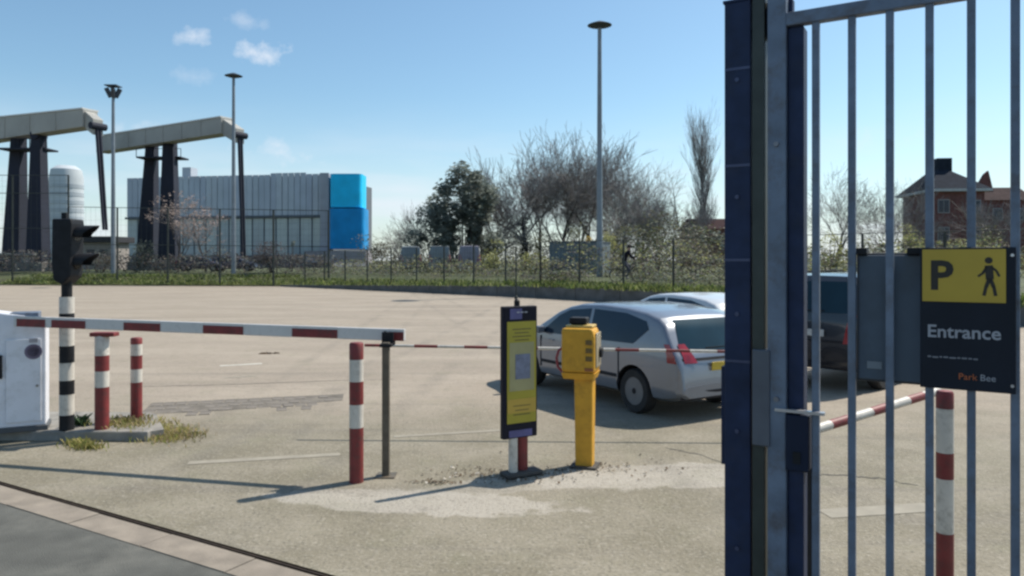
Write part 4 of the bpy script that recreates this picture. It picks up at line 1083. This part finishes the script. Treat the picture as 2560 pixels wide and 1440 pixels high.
# ------------------------------------------------------------------ trees and shrubs
BARK = mat('bare_bark', (.06,.052,.048), .9, 0, .3, 3)
TWIG = mat('bare_twigs', (.225,.208,.20), .9, 0, .3, .6)
def rnd_perp(d):
    a = Vector((random.uniform(-1,1), random.uniform(-1,1), random.uniform(-1,1)))
    p_ = a-d*a.dot(d); return p_.normalized() if p_.length > 1e-3 else Vector((1,0,0))
def tree_mesh(height, spread, levels=4, trunk_h=.25, r0=.28, up=.35, kids=(5,5,4,4), seed=1, min_r=.014, ang=(25,55), lenf=(.62,.85), shape='round'):
    random.seed(seed)
    tr, cr = MB(), MB(); tips = []
    def grow(p_, d, ln, r, lev):
        n_ = 4 if lev == 0 else (3 if lev < levels else 2)
        pts_ = [p_]; dd_ = d.copy()
        for i in range(n_):
            dd_ = (dd_ + rnd_perp(dd_)*random.uniform(.05,.22) + Vector((0,0,up*.10*(1 if lev else 0)))).normalized()
            pts_.append(pts_[-1]+dd_*ln/n_)
        for i in range(n_):
            ra, rb = r*(1-.55*i/n_), r*(1-.55*(i+1)/n_)
            (tr if lev <= 1 else cr).tube(pts_[i], pts_[i+1], max(min_r, ra), max(min_r*.7, rb), 7 if lev == 0 else (5 if lev == 1 else 3), cap=False)
        if lev >= levels: tips.append((pts_[-1], dd_)); return
        k = kids[min(lev, len(kids)-1)]
        for j in range(k):
            t = random.uniform(trunk_h if lev == 0 else .25, 1.0) if j else 1.0
            idx = min(n_-1, int(t*n_)); bp = pts_[idx].lerp(pts_[idx+1], t*n_-idx)
            a = R(random.uniform(*ang))*(.45 if j == 0 else 1)
            nd = (d*math.cos(a) + rnd_perp(dd_)*math.sin(a) + Vector((0,0,up*.45))).normalized()
            l2 = ln*random.uniform(*lenf)*(1 if lev else spread)
            if shape == 'poplar': l2 = ln*random.uniform(.16,.26) if lev == 0 else ln*random.uniform(.4,.7)
            grow(bp, nd, l2, max(min_r, r*(1-.5*t)*random.uniform(.5,.7)), lev+1)
    grow(Vector((0,0,-.2)), Vector((random.uniform(-.05,.05), random.uniform(-.05,.05), 1)).normalized(), height*(.48 if shape == 'round' else .93), r0, 0)
    # scale to the wanted height
    zm = max([v[2] for v in cr.v+tr.v]); f_ = height/zm
    for q_ in (tr, cr): q_.v = [(x*f_, y*f_, z*f_) for x, y, z in q_.v]
    tips2 = [(p_*f_, d) for p_, d in tips]
    return tr, cr, tips2
def leaves(m_, centres, n, size, rad, flat=.5):
    for i in range(n):
        c0 = random.choice(centres); c0 = c0 + Vector((random.gauss(0,rad), random.gauss(0,rad), random.gauss(0,rad*.8)))
        a, b = rnd_perp(Vector((0,0,1)))*size*random.uniform(.5,1.2), Vector((random.uniform(-1,1), random.uniform(-1,1), random.uniform(-.6,1))).normalized()*size*random.uniform(.4,1)
        m_.add([c0-a*.5, c0-b*.25, c0+a*.5, c0+b*.5], [(0,1,2,3)])
def bare_tree(px, topy, D, label, base_z=1.0, seed=1, leaf=None, leaf_n=0, leaf_size=.14, ivy=None, group=None, name='bare_tree', twig=None, **kw):
    p_ = at(px, topy, D); h = p_.z-base_z
    tr, cr, tips = tree_mesh(h, kw.pop('spread', .85), seed=seed, **kw)
    r = thing(name, label, 'tree', (p_.x, p_.y, base_z), 0, group)
    tr.build('trunk', BARK, r, fix=False); cr.build('crown', twig or TWIG, r, fix=False)
    if leaf:
        m_ = MB(); leaves(m_, [t[0] for t in tips], leaf_n, leaf_size, .25); m_.build('leaves', leaf, r, fix=False)
    if ivy:
        m_ = MB(); z0, z1, w = ivy; cs__ = [Vector((random.gauss(0,w*.35)*(1-.5*k/40), random.gauss(0,w*.3), z0+(z1-z0)*k/40)) for k in range(41)]
        leaves(m_, cs__, 1300, .3, .22); m_.build('ivy', leafmat('ivy_dark', (.022,.032,.026), trans=.1), r, fix=False)
    return r
GRN = leafmat('fresh_leaf', (.16,.19,.07)); YGR = leafmat('yellow_green_leaf', (.36,.36,.15)); DGR = leafmat('evergreen_leaf', (.19,.215,.19), var=.75, trans=.45, scale=.9)
YEL = leafmat('forsythia_yellow', (.48,.33,.06)); PNK = leafmat('blossom_pinkish', (.36,.29,.26)); BRN = leafmat('brown_scrub', (.135,.118,.085)); MAU = leafmat('mauve_twigs', (.125,.105,.105)); OLV2 = leafmat('olive_scrub', (.15,.16,.085))
G_ = 'bare trees beyond the fence'
bare_tree(1312, 335, 84, 'bare spreading tree with a dark ivy covered trunk', seed=11, levels=5, kids=(7,5,4,3,3), r0=.34, ivy=(0,6.2,1.1), group=G_, up=.3, min_r=.030)
bare_tree(1398, 295, 86, 'tallest bare round tree in the middle of the wood', seed=23, levels=5, kids=(8,5,4,4,3), r0=.36, group=G_, up=.35, min_r=.030)
bare_tree(1470, 305, 83, 'bare tree directly behind the tallest light mast', seed=5, levels=5, kids=(7,5,4,4,3), r0=.32, group=G_, up=.3, min_r=.030)
bare_tree(1350, 345, 97, 'bare tree standing farther back between the two largest bare trees', seed=13, levels=5, kids=(7,5,4,3,3), r0=.3, group=G_, up=.45, min_r=.030)
bare_tree(1440, 325, 98, 'bare tree farther back left of the tall mast', seed=17, levels=5, kids=(7,5,4,3,3), r0=.3, group=G_, up=.45, min_r=.030)
bare_tree(1530, 360, 95, 'bare tree farther back right of the tall mast', seed=19, levels=5, kids=(7,5,4,3,3), r0=.3, group=G_, up=.45, min_r=.030)
bare_tree(1245, 420, 90, 'bare tree between the dark evergreen and the ivy trunk', seed=31, levels=5, kids=(6,5,4,3,3), r0=.26, group=G_, up=.3)
bare_tree(1548, 385, 82, 'low bare tree right of the tall mast', seed=37, levels=5, kids=(6,5,4,3,3), r0=.22, group=G_, leaf=OLV2, leaf_n=500, up=.25)
bare_tree(1612, 405, 80, 'small bushy tree with a few green buds left of the slender saplings', seed=41, levels=5, kids=(6,5,4,3,3), r0=.2, group=G_, leaf=OLV2, leaf_n=900, up=.2)
bare_tree(1656, 372, 84, 'slender bare sapling left of the poplar', seed=43, levels=3, kids=(12,4,3), r0=.11, shape='poplar', group=G_, min_r=.012, name='sapling')
bare_tree(1704, 392, 86, 'thin wispy sapling nearest the poplar', seed=47, levels=3, kids=(14,5,3), r0=.11, shape='poplar', group=G_, min_r=.010, name='sapling')
bare_tree(1768, 225, 112, 'tall pale leafless poplar beside the gate post', seed=53, levels=4, kids=(70,6,4,3), trunk_h=.10, r0=.26, shape='poplar', up=.75, ang=(14,28), min_r=.012, name='poplar_tree', twig=mat('pale_poplar_twigs', (.30,.28,.27), .9, 0, .2, .6))
bare_tree(2085, 402, 70, 'bare crooked tree behind the first gate bars', seed=59, levels=5, kids=(6,5,4,3,3), r0=.2, group=G_, leaf=GRN, leaf_n=200, up=.3)
bare_tree(2215, 436, 72, 'low bare tree left of the hipped brick house', seed=61, levels=5, kids=(6,5,4,3,3), r0=.2, group=G_, leaf=GRN, leaf_n=300, up=.3)
bare_tree(2300, 440, 62, 'thin bare tree screening the left of the hipped house', seed=201, levels=5, kids=(6,5,4,3,3), r0=.14, group=G_, up=.35)
bare_tree(2465, 480, 60, 'thin bare tree screening the lower brick house', seed=203, levels=5, kids=(6,5,4,3,3), r0=.14, group=G_, up=.35)
bare_tree(1580, 470, 72, 'dense bare bush just above the cyclist', seed=205, levels=5, kids=(8,5,4,3,3), r0=.14, group=G_, leaf=OLV2, leaf_n=500, up=.4, trunk_h=.1, min_r=.022)
bare_tree(1645, 488, 74, 'dense bare bush between the cyclist and the saplings', seed=207, levels=5, kids=(8,5,4,3,3), r0=.14, group=G_, leaf=OLV2, leaf_n=500, up=.4, trunk_h=.1, min_r=.022)
bare_tree(1720, 505, 76, 'dense bare bush below the poplar', seed=209, levels=5, kids=(8,5,4,3,3), r0=.14, group=G_, up=.4, trunk_h=.1, min_r=.022)
bare_tree(1225, 400, 80, 'tall bare tree rising out of the right side of the evergreen', seed=211, levels=5, kids=(7,5,4,3,3), r0=.22, group=G_, up=.5, min_r=.026)
bare_tree(1935, 440, 78, 'bare tree glimpsed behind the gate post', seed=67, levels=5, kids=(6,5,3,3,3), r0=.2, group=G_, up=.3)
bare_tree(2700, 430, 60, 'bare tree beyond the right edge near the houses', seed=71, levels=5, kids=(6,5,3,3,3), r0=.2, group=G_, up=.3)
bare_tree(445, 488, 71, 'small tree with pale pinkish blossom before the right pylon', seed=73, levels=3, kids=(6,4,4), r0=.12, leaf=PNK, leaf_n=1000, leaf_size=.30, base_z=1.0, name='blossom_tree')
bare_tree(515, 492, 74, 'faint pinkish tree right of the blossom tree', seed=79, levels=3, kids=(5,4,4), r0=.10, leaf=leafmat('faint_blossom', (.34,.28,.27)), leaf_n=700, leaf_size=.28, base_z=1.0, name='blossom_tree')

def shrub(px, topy, botz, D, wpx, label, m__, n=900, size=.22, seed=3, name='shrub', cat='shrub', lumps=7, stem=True, lump=(.14,.28)):
    random.seed(seed)
    p_ = at(px, topy, D); h = p_.z-botz; w = wpx*D/F
    r = thing(name, label, cat, (p_.x, p_.y, botz))
    cs__ = []
    for i in range(lumps):
        a = random.uniform(-1,1); cs__.append((Vector((a*w*.36, random.uniform(-1,1)*w*.25, h*random.uniform(.25,.82)*(1-.35*abs(a)))), random.uniform(*lump)*min(w,h*1.3)))
    m_ = MB()
    for i in range(n):
        c0, rr__ = random.choice(cs__); d = Vector((random.gauss(0,1), random.gauss(0,1), random.gauss(0,1))).normalized()*rr__*random.uniform(.5,1.12)
        q_ = c0+d; q_.z = max(.02, min(q_.z, h))
        a, b = rnd_perp(Vector((0,0,1)))*size*random.uniform(.5,1.2), Vector((random.uniform(-1,1), random.uniform(-1,1), random.uniform(-.4,1))).normalized()*size*random.uniform(.5,1)
        m_.add([q_-a*.5, q_-b*.25, q_+a*.5, q_+b*.55], [(0,1,2,3)])
    m_.build('crown', m__, r, fix=False)
    s_ = MB()
    for c0, _ in cs__: s_.tube((c0.x*.25, c0.y*.25, -.1), c0, .05, .02, 5, cap=False)
    s_.build('trunk', BARK, r, fix=False)
    return r
# dark evergreen: big uneven mass
shrub(1160, 352, .9, 76, 225, 'large dark evergreen tree left of the bare wood', DGR, n=13000, size=.42, seed=94, name='evergreen_tree', cat='tree', lumps=60, lump=(.06,.15))
shrub(1085, 470, .9, 74, 150, 'lower dark evergreen bush spreading left of the large evergreen', DGR, n=4200, size=.36, seed=92, name='evergreen_bush', lumps=30, lump=(.08,.18))
shrub(1200, 352, .9, 76, 46, 'narrow dark spire rising from the large evergreen', DGR, n=700, size=.25, seed=93, name='conifer', cat='tree', lumps=9)
bare_tree(1040, 500, 76, 'pale twiggy bush at the left flank of the evergreen', seed=95, levels=4, kids=(7,5,4,4), r0=.1, name='twiggy_bush', up=.4)
bare_tree(1000, 530, 80, 'smaller pale twiggy bush next to the blue tower', seed=96, levels=4, kids=(7,5,4,3), r0=.09, name='twiggy_bush', up=.4)
shrub(1240, 596, 1.0, 57, 85, 'light green shrub in front of the wood behind the vans', YGR, n=700, size=.2, seed=101)
shrub(1338, 600, 1.0, 55, 75, 'pale green shrub touching the left end of the container', YGR, n=600, size=.2, seed=102)
shrub(1478, 560, 1.0, 64, 60, 'bright yellow flowering shrub above the container', YEL, n=420, size=.2, seed=103)
shrub(1530, 550, 1.0, 60, 90, 'olive shrub right of the yellow flowering shrub', YGR, n=900, size=.22, seed=104)
shrub(1440, 552, 1.0, 70, 90, 'olive brown shrub under the bare trees', OLV2, n=900, size=.22, seed=105)
shrub(1640, 560, 1.0, 62, 120, 'broad olive shrub behind the cyclist', OLV2, n=1500, size=.22, seed=106)
shrub(1740, 575, 1.0, 58, 120, 'brown shrub left of the gate post below the brick roof', BRN, n=1500, size=.22, seed=107)
shrub(2075, 545, 1.0, 52, 70, 'yellow green shrub seen between the first gate bars', YGR, n=900, size=.18, seed=108)
shrub(2170, 560, 1.0, 50, 100, 'dull green shrub between the second and third gate bars', OLV2, n=1100, size=.18, seed=109)
shrub(2275, 540, 1.0, 54, 80, 'yellowish shrub left of the entrance sign top', YGR, n=900, size=.18, seed=110)
shrub(2380, 580, 1.0, 50, 120, 'pale shrub right above the entrance sign', YGR, n=900, size=.18, seed=111)
shrub(2480, 560, 1.0, 52, 110, 'grey green shrub below the lower brick house', OLV2, n=1100, size=.18, seed=112)
shrub(2620, 560, 1.0, 50, 140, 'dark green shrub at the right frame edge', OLV2, n=900, size=.18, seed=113)
shrub(690, 605, .9, 68, 150, 'mauve brown leafless shrub in front of the right end of the hall', MAU, n=1500, size=.2, seed=114)
shrub(330, 590, .9, 70, 120, 'grey green bush left of the right pylon', leafmat('grey_green_leaf', (.085,.105,.09)), n=1200, size=.22, seed=115)
shrub(250, 620, .9, 72, 90, 'brownish bush below the low pale building', BRN, n=800, size=.2, seed=116)
shrub(960, 560, 1.0, 84, 90, 'brown hedge clump right of the blue tower', BRN, n=1100, size=.25, seed=117)
shrub(730, 560, 1.0, 76, 24, 'small dark round topped tree before the hall windows', DGR, n=160, size=.2, seed=118, lumps=3)

# scrub masses: continuous low growth behind the fence
def scrub(name, label, segs, n, h, mats, seed, size=.22):
    random.seed(seed); m_ = MB()
    for i in range(n):
        a, b = random.choice(segs); t = random.random(); p_ = a.lerp(b, t)
        hh = h*(.55+.5*mnoise.noise(Vector((p_.x*.35, p_.y*.35, seed)))+.15)
        q_ = p_+Vector((random.gauss(0,.6), random.gauss(0,.8), 0)); q_.z = p_.z+abs(random.uniform(0,1))**.7*max(.2,hh)
        m_.cur = random.randrange(len(mats))
        a_, b_ = rnd_perp(Vector((0,0,1)))*size*random.uniform(.5,1.2), Vector((random.uniform(-1,1), random.uniform(-1,1), random.uniform(-.2,1))).normalized()*size*random.uniform(.5,1)
        m_.add([q_-a_*.5, q_-b_*.25, q_+a_*.5, q_+b_*.6], [(0,1,2,3)])
    o = m_.build(name, mats, fix=False); tag(o, label, 'scrub', kind='stuff'); return o
def gp_(px, D, z=.95): return Vector(((px-1280)/F*D, D, z))
scrub('scrub', 'low dark scrub in front of the hall and bridge', [(gp_(-150,70),gp_(420,70)), (gp_(380,69),gp_(840,67))], 11000, 2.5, [DGR, BRN, MAU, MAU, leafmat('navy_shade_leaf', (.05,.055,.07))], 201)
scrub('scrub', 'brown and green scrub below the bare wood', [(gp_(900,92),gp_(1560,92)), (gp_(1500,66),gp_(1900,58)), (gp_(1180,88),gp_(1400,88))], 15000, 5.2, [BRN, OLV2, OLV2, DGR], 202, .30)
scrub('scrub', 'brown and green scrub beyond the gate bars', [(gp_(1880,56),gp_(2700,46))], 7500, 3.6, [BRN, OLV2, YGR, GRN], 203, .22)
bo = lambda i, t, d: (lambda p_: Vector((p_.x, p_.y, .95)))(BND[i].lerp(BND[i+1], t)+vd*d)
scrub('scrub', 'low dark growth between the fence and the parked vans', [(bo(2,.1,6),bo(2,1,6)), (bo(2,.1,12),bo(2,1,12))], 8500, 1.7, [DGR, BRN, MAU, OLV2, YGR], 205, .2)
scrub('scrub', 'ankle high weeds along the foot of the wire fence', [(bo(2,.0,2.6),bo(2,1,2.6)), (bo(2,.0,4),bo(2,1,4)), (bo(3,.45,3.8),bo(3,1,3.4)), (bo(3,0,2.6),bo(3,.2,2.6))], 6500, .75, [DGR, BRN, MAU, OLV2, GRN], 207, .16)
scrub('scrub', 'dark purple brown growth behind the cyclist', [(bo(3,0,7),bo(3,1,6)), (bo(3,.2,10),bo(3,1,9)), (bo(4,0,7),bo(4,1,7))], 8000, 2.6, [DGR, BRN, MAU, YGR, OLV2], 206, .2)
scrub('scrub', 'distant dark tree line along the horizon', [(gp_(-400,240,0),gp_(1000,240,0)), (gp_(1500,200,0),gp_(2900,160,0))], 6000, 6.5, [BRN, OLV2], 204, 1.1)
# grass along the verge
random.seed(9)
sp_ = []
for i in range(2, 6):
    a, b = BND[i], BND[i+1]
    for j in range(60):
        t = j/60; w0 = wall_h[i]+(wall_h[i+1]-wall_h[i])*t; p_ = a.lerp(b, t)
        for d in (.3, .8, 1.6): sp_.append(p_+vd*d+Vector((0,0,vz(d, w0, 1.05)-.03)))
for j in range(90):
    t = j/90; p_ = BND[1].lerp(BND[2], t)
    for d in (.3, .9, 1.8, 3.0): sp_.append(p_+vd*d+Vector((0,0,vz(d, .04, 1.0)-.03)))
GR = [leafmat('grass_blade', (.15,.20,.05)), leafmat('grass_blade_pale', (.25,.27,.10)), leafmat('grass_blade_dark', (.07,.10,.03))]
tufts(sp_, 16000, .34, GR, 'grass', 'rough green grass along the verge behind the lot', (.3,.25), cat='grass', wid=.035)

# ------------------------------------------------------------------ cyclist on the path behind the fence
D = 40.6; cpos = at(1568, 650, D); cz = .98
bk = thing('bicycle', 'dark bicycle ridden along the path behind the fence', 'bicycle', (cpos.x, cpos.y, cz))
BKM = mat('bicycle_black', (.02,.02,.025), .4, .2)
def torus(c, R0, r, n=22, k=6):
    m_ = MB(); c = Vector(c)
    vs = [c+Vector((math.cos(a)*(R0+r*math.cos(b)), r*math.sin(b), math.sin(a)*(R0+r*math.cos(b)))) for a in [2*math.pi*i/n for i in range(n)] for b in [2*math.pi*j/k for j in range(k)]]
    fs = [(i*k+j, i*k+(j+1) % k, ((i+1) % n)*k+(j+1) % k, ((i+1) % n)*k+j) for i in range(n) for j in range(k)]
    return m_.add(vs, fs)
for x in (-.52,.56):
    w_ = torus((x,0,.34), .33, .022).build('wheel', RUBBER, bk)
    s_ = MB()
    for k in range(10):
        a = k*math.pi/5; s_.tube((x,0,.34),(x+math.cos(a)*.32,0,.34+math.sin(a)*.32), .004, .004, 3, cap=False)
    s_.build('spokes', MAST, w_)
fr = MB()
for a, b in (((-.52,0,.34),(-.08,0,.30)), ((-.08,0,.30),(-.22,0,.86)), ((-.52,0,.34),(-.20,0,.74)), ((-.08,0,.30),(.40,0,.82)), ((-.20,0,.78),(.39,0,.86)), ((.56,0,.34),(.36,0,1.0))): fr.tube(a, b, .018, .018, 6)
fr.build('frame', BKM, bk)
MB().path([Vector((.34,-.28,1.06)), Vector((.42,-.18,1.08)), Vector((.36,0,1.04)), Vector((.42,.18,1.08)), Vector((.34,.28,1.06))], .014, 6).build('handlebar', BKM, bk)
MB().hexa([(-.36,-.09,.88),(-.08,-.03,.88),(-.08,.03,.88),(-.36,.09,.88),(-.36,-.09,.93),(-.08,-.02,.92),(-.08,.02,.92),(-.36,.09,.93)]).build('saddle', BLACK, bk, bevel=.015)
for s_, zc, xo in ((-1,.16,.02),(1,.44,-.18)): MB().box((-.08+xo,s_*.12,zc), (.1,.09,.02)).build('pedal', BLACK, bk)
bk.scale = (1.14,)*3
pe = thing('person', 'person in dark clothes riding a bicycle behind the fence', 'person', (cpos.x, cpos.y, cz))
pe.scale = (1.14,)*3
J = {'pelvis':(-.20,0,1.0,.15),'waist':(-.13,0,1.15,.135),'chest':(0,0,1.38,.155),'neck':(.07,0,1.54,.06),'head0':(.10,0,1.62,.085),'head1':(.12,0,1.74,.085),
     'hipL':(-.18,.10,.97,.10),'kneeL':(.20,.12,.74,.065),'ankL':(-.10,.12,.50,.042),'toeL':(.06,.12,.46,.035),
     'hipR':(-.18,-.10,.97,.10),'kneeR':(.10,-.12,.58,.065),'ankR':(-.07,-.12,.22,.042),'toeR':(.10,-.12,.18,.035),
     'shL':(.03,.18,1.45,.065),'elL':(.20,.24,1.24,.045),'haL':(.36,.25,1.10,.035),'shR':(.03,-.18,1.45,.065),'elR':(.20,-.24,1.24,.045),'haR':(.36,-.25,1.10,.035)}
E_ = [('pelvis','waist'),('waist','chest'),('chest','neck'),('neck','head0'),('head0','head1'),('pelvis','hipL'),('hipL','kneeL'),('kneeL','ankL'),('ankL','toeL'),('pelvis','hipR'),('hipR','kneeR'),('kneeR','ankR'),('ankR','toeR'),('chest','shL'),('shL','elL'),('elL','haL'),('chest','shR'),('shR','elR'),('elR','haR')]
nm_ = list(J); me = bpy.data.meshes.new('skeleton'); me.from_pydata([J[k][:3] for k in nm_], [(nm_.index(a), nm_.index(b)) for a, b in E_], [])
ob = link('tmp_body', me); ob.modifiers.new('skin', 'SKIN')
for i, k in enumerate(nm_): me.skin_vertices[0].data[i].radius = (J[k][3], J[k][3]); me.skin_vertices[0].data[i].use_root = (k == 'pelvis')
ss = ob.modifiers.new('sub', 'SUBSURF'); ss.levels = 2; ss.render_levels = 2
dg = bpy.context.evaluated_depsgraph_get(); bme = bpy.data.meshes.new_from_object(ob.evaluated_get(dg)); bpy.data.objects.remove(ob)
bme.materials.clear()
for m__ in (mat('dark_jacket', (.010,.010,.018), .9, spec=.1), mat('blue_grey_trousers', (.05,.055,.075), .85), mat('skin_tone', (.42,.26,.19), .6), mat('pale_shoes', (.25,.25,.25), .7)): bme.materials.append(m__)
for pl2 in bme.polygons:
    c_ = pl2.center; pl2.use_smooth = True
    pl2.material_index = 2 if (c_.z > 1.55 or (c_.x > .33 and c_.z > 1.0)) else (3 if ((c_.z < .25 and c_.y < 0) or (c_.z < .53 and c_.z > .4 and c_.y > 0)) else (1 if c_.z < 1.02 else 0))
link('body', bme, pe)
hair = MB(); hair.lathe([(.094,1.66),(.102,1.72),(.09,1.79),(.05,1.825),(0,1.835)], 14, 'Z', (.10,0,0)); hair.build('hair', mat('dark_hair', (.02,.016,.014), .7), pe, smooth=40)

# stray bits: small dark leaf clump in the lot
tufts([gd(668,884)], 60, .035, [mat('dead_leaf', (.10,.065,.035), .9, 0, .4, 3)], 'leaf_litter', 'small clump of dead leaves alone in the middle of the lot', (.10,.06), cat='litter', wid=.05)
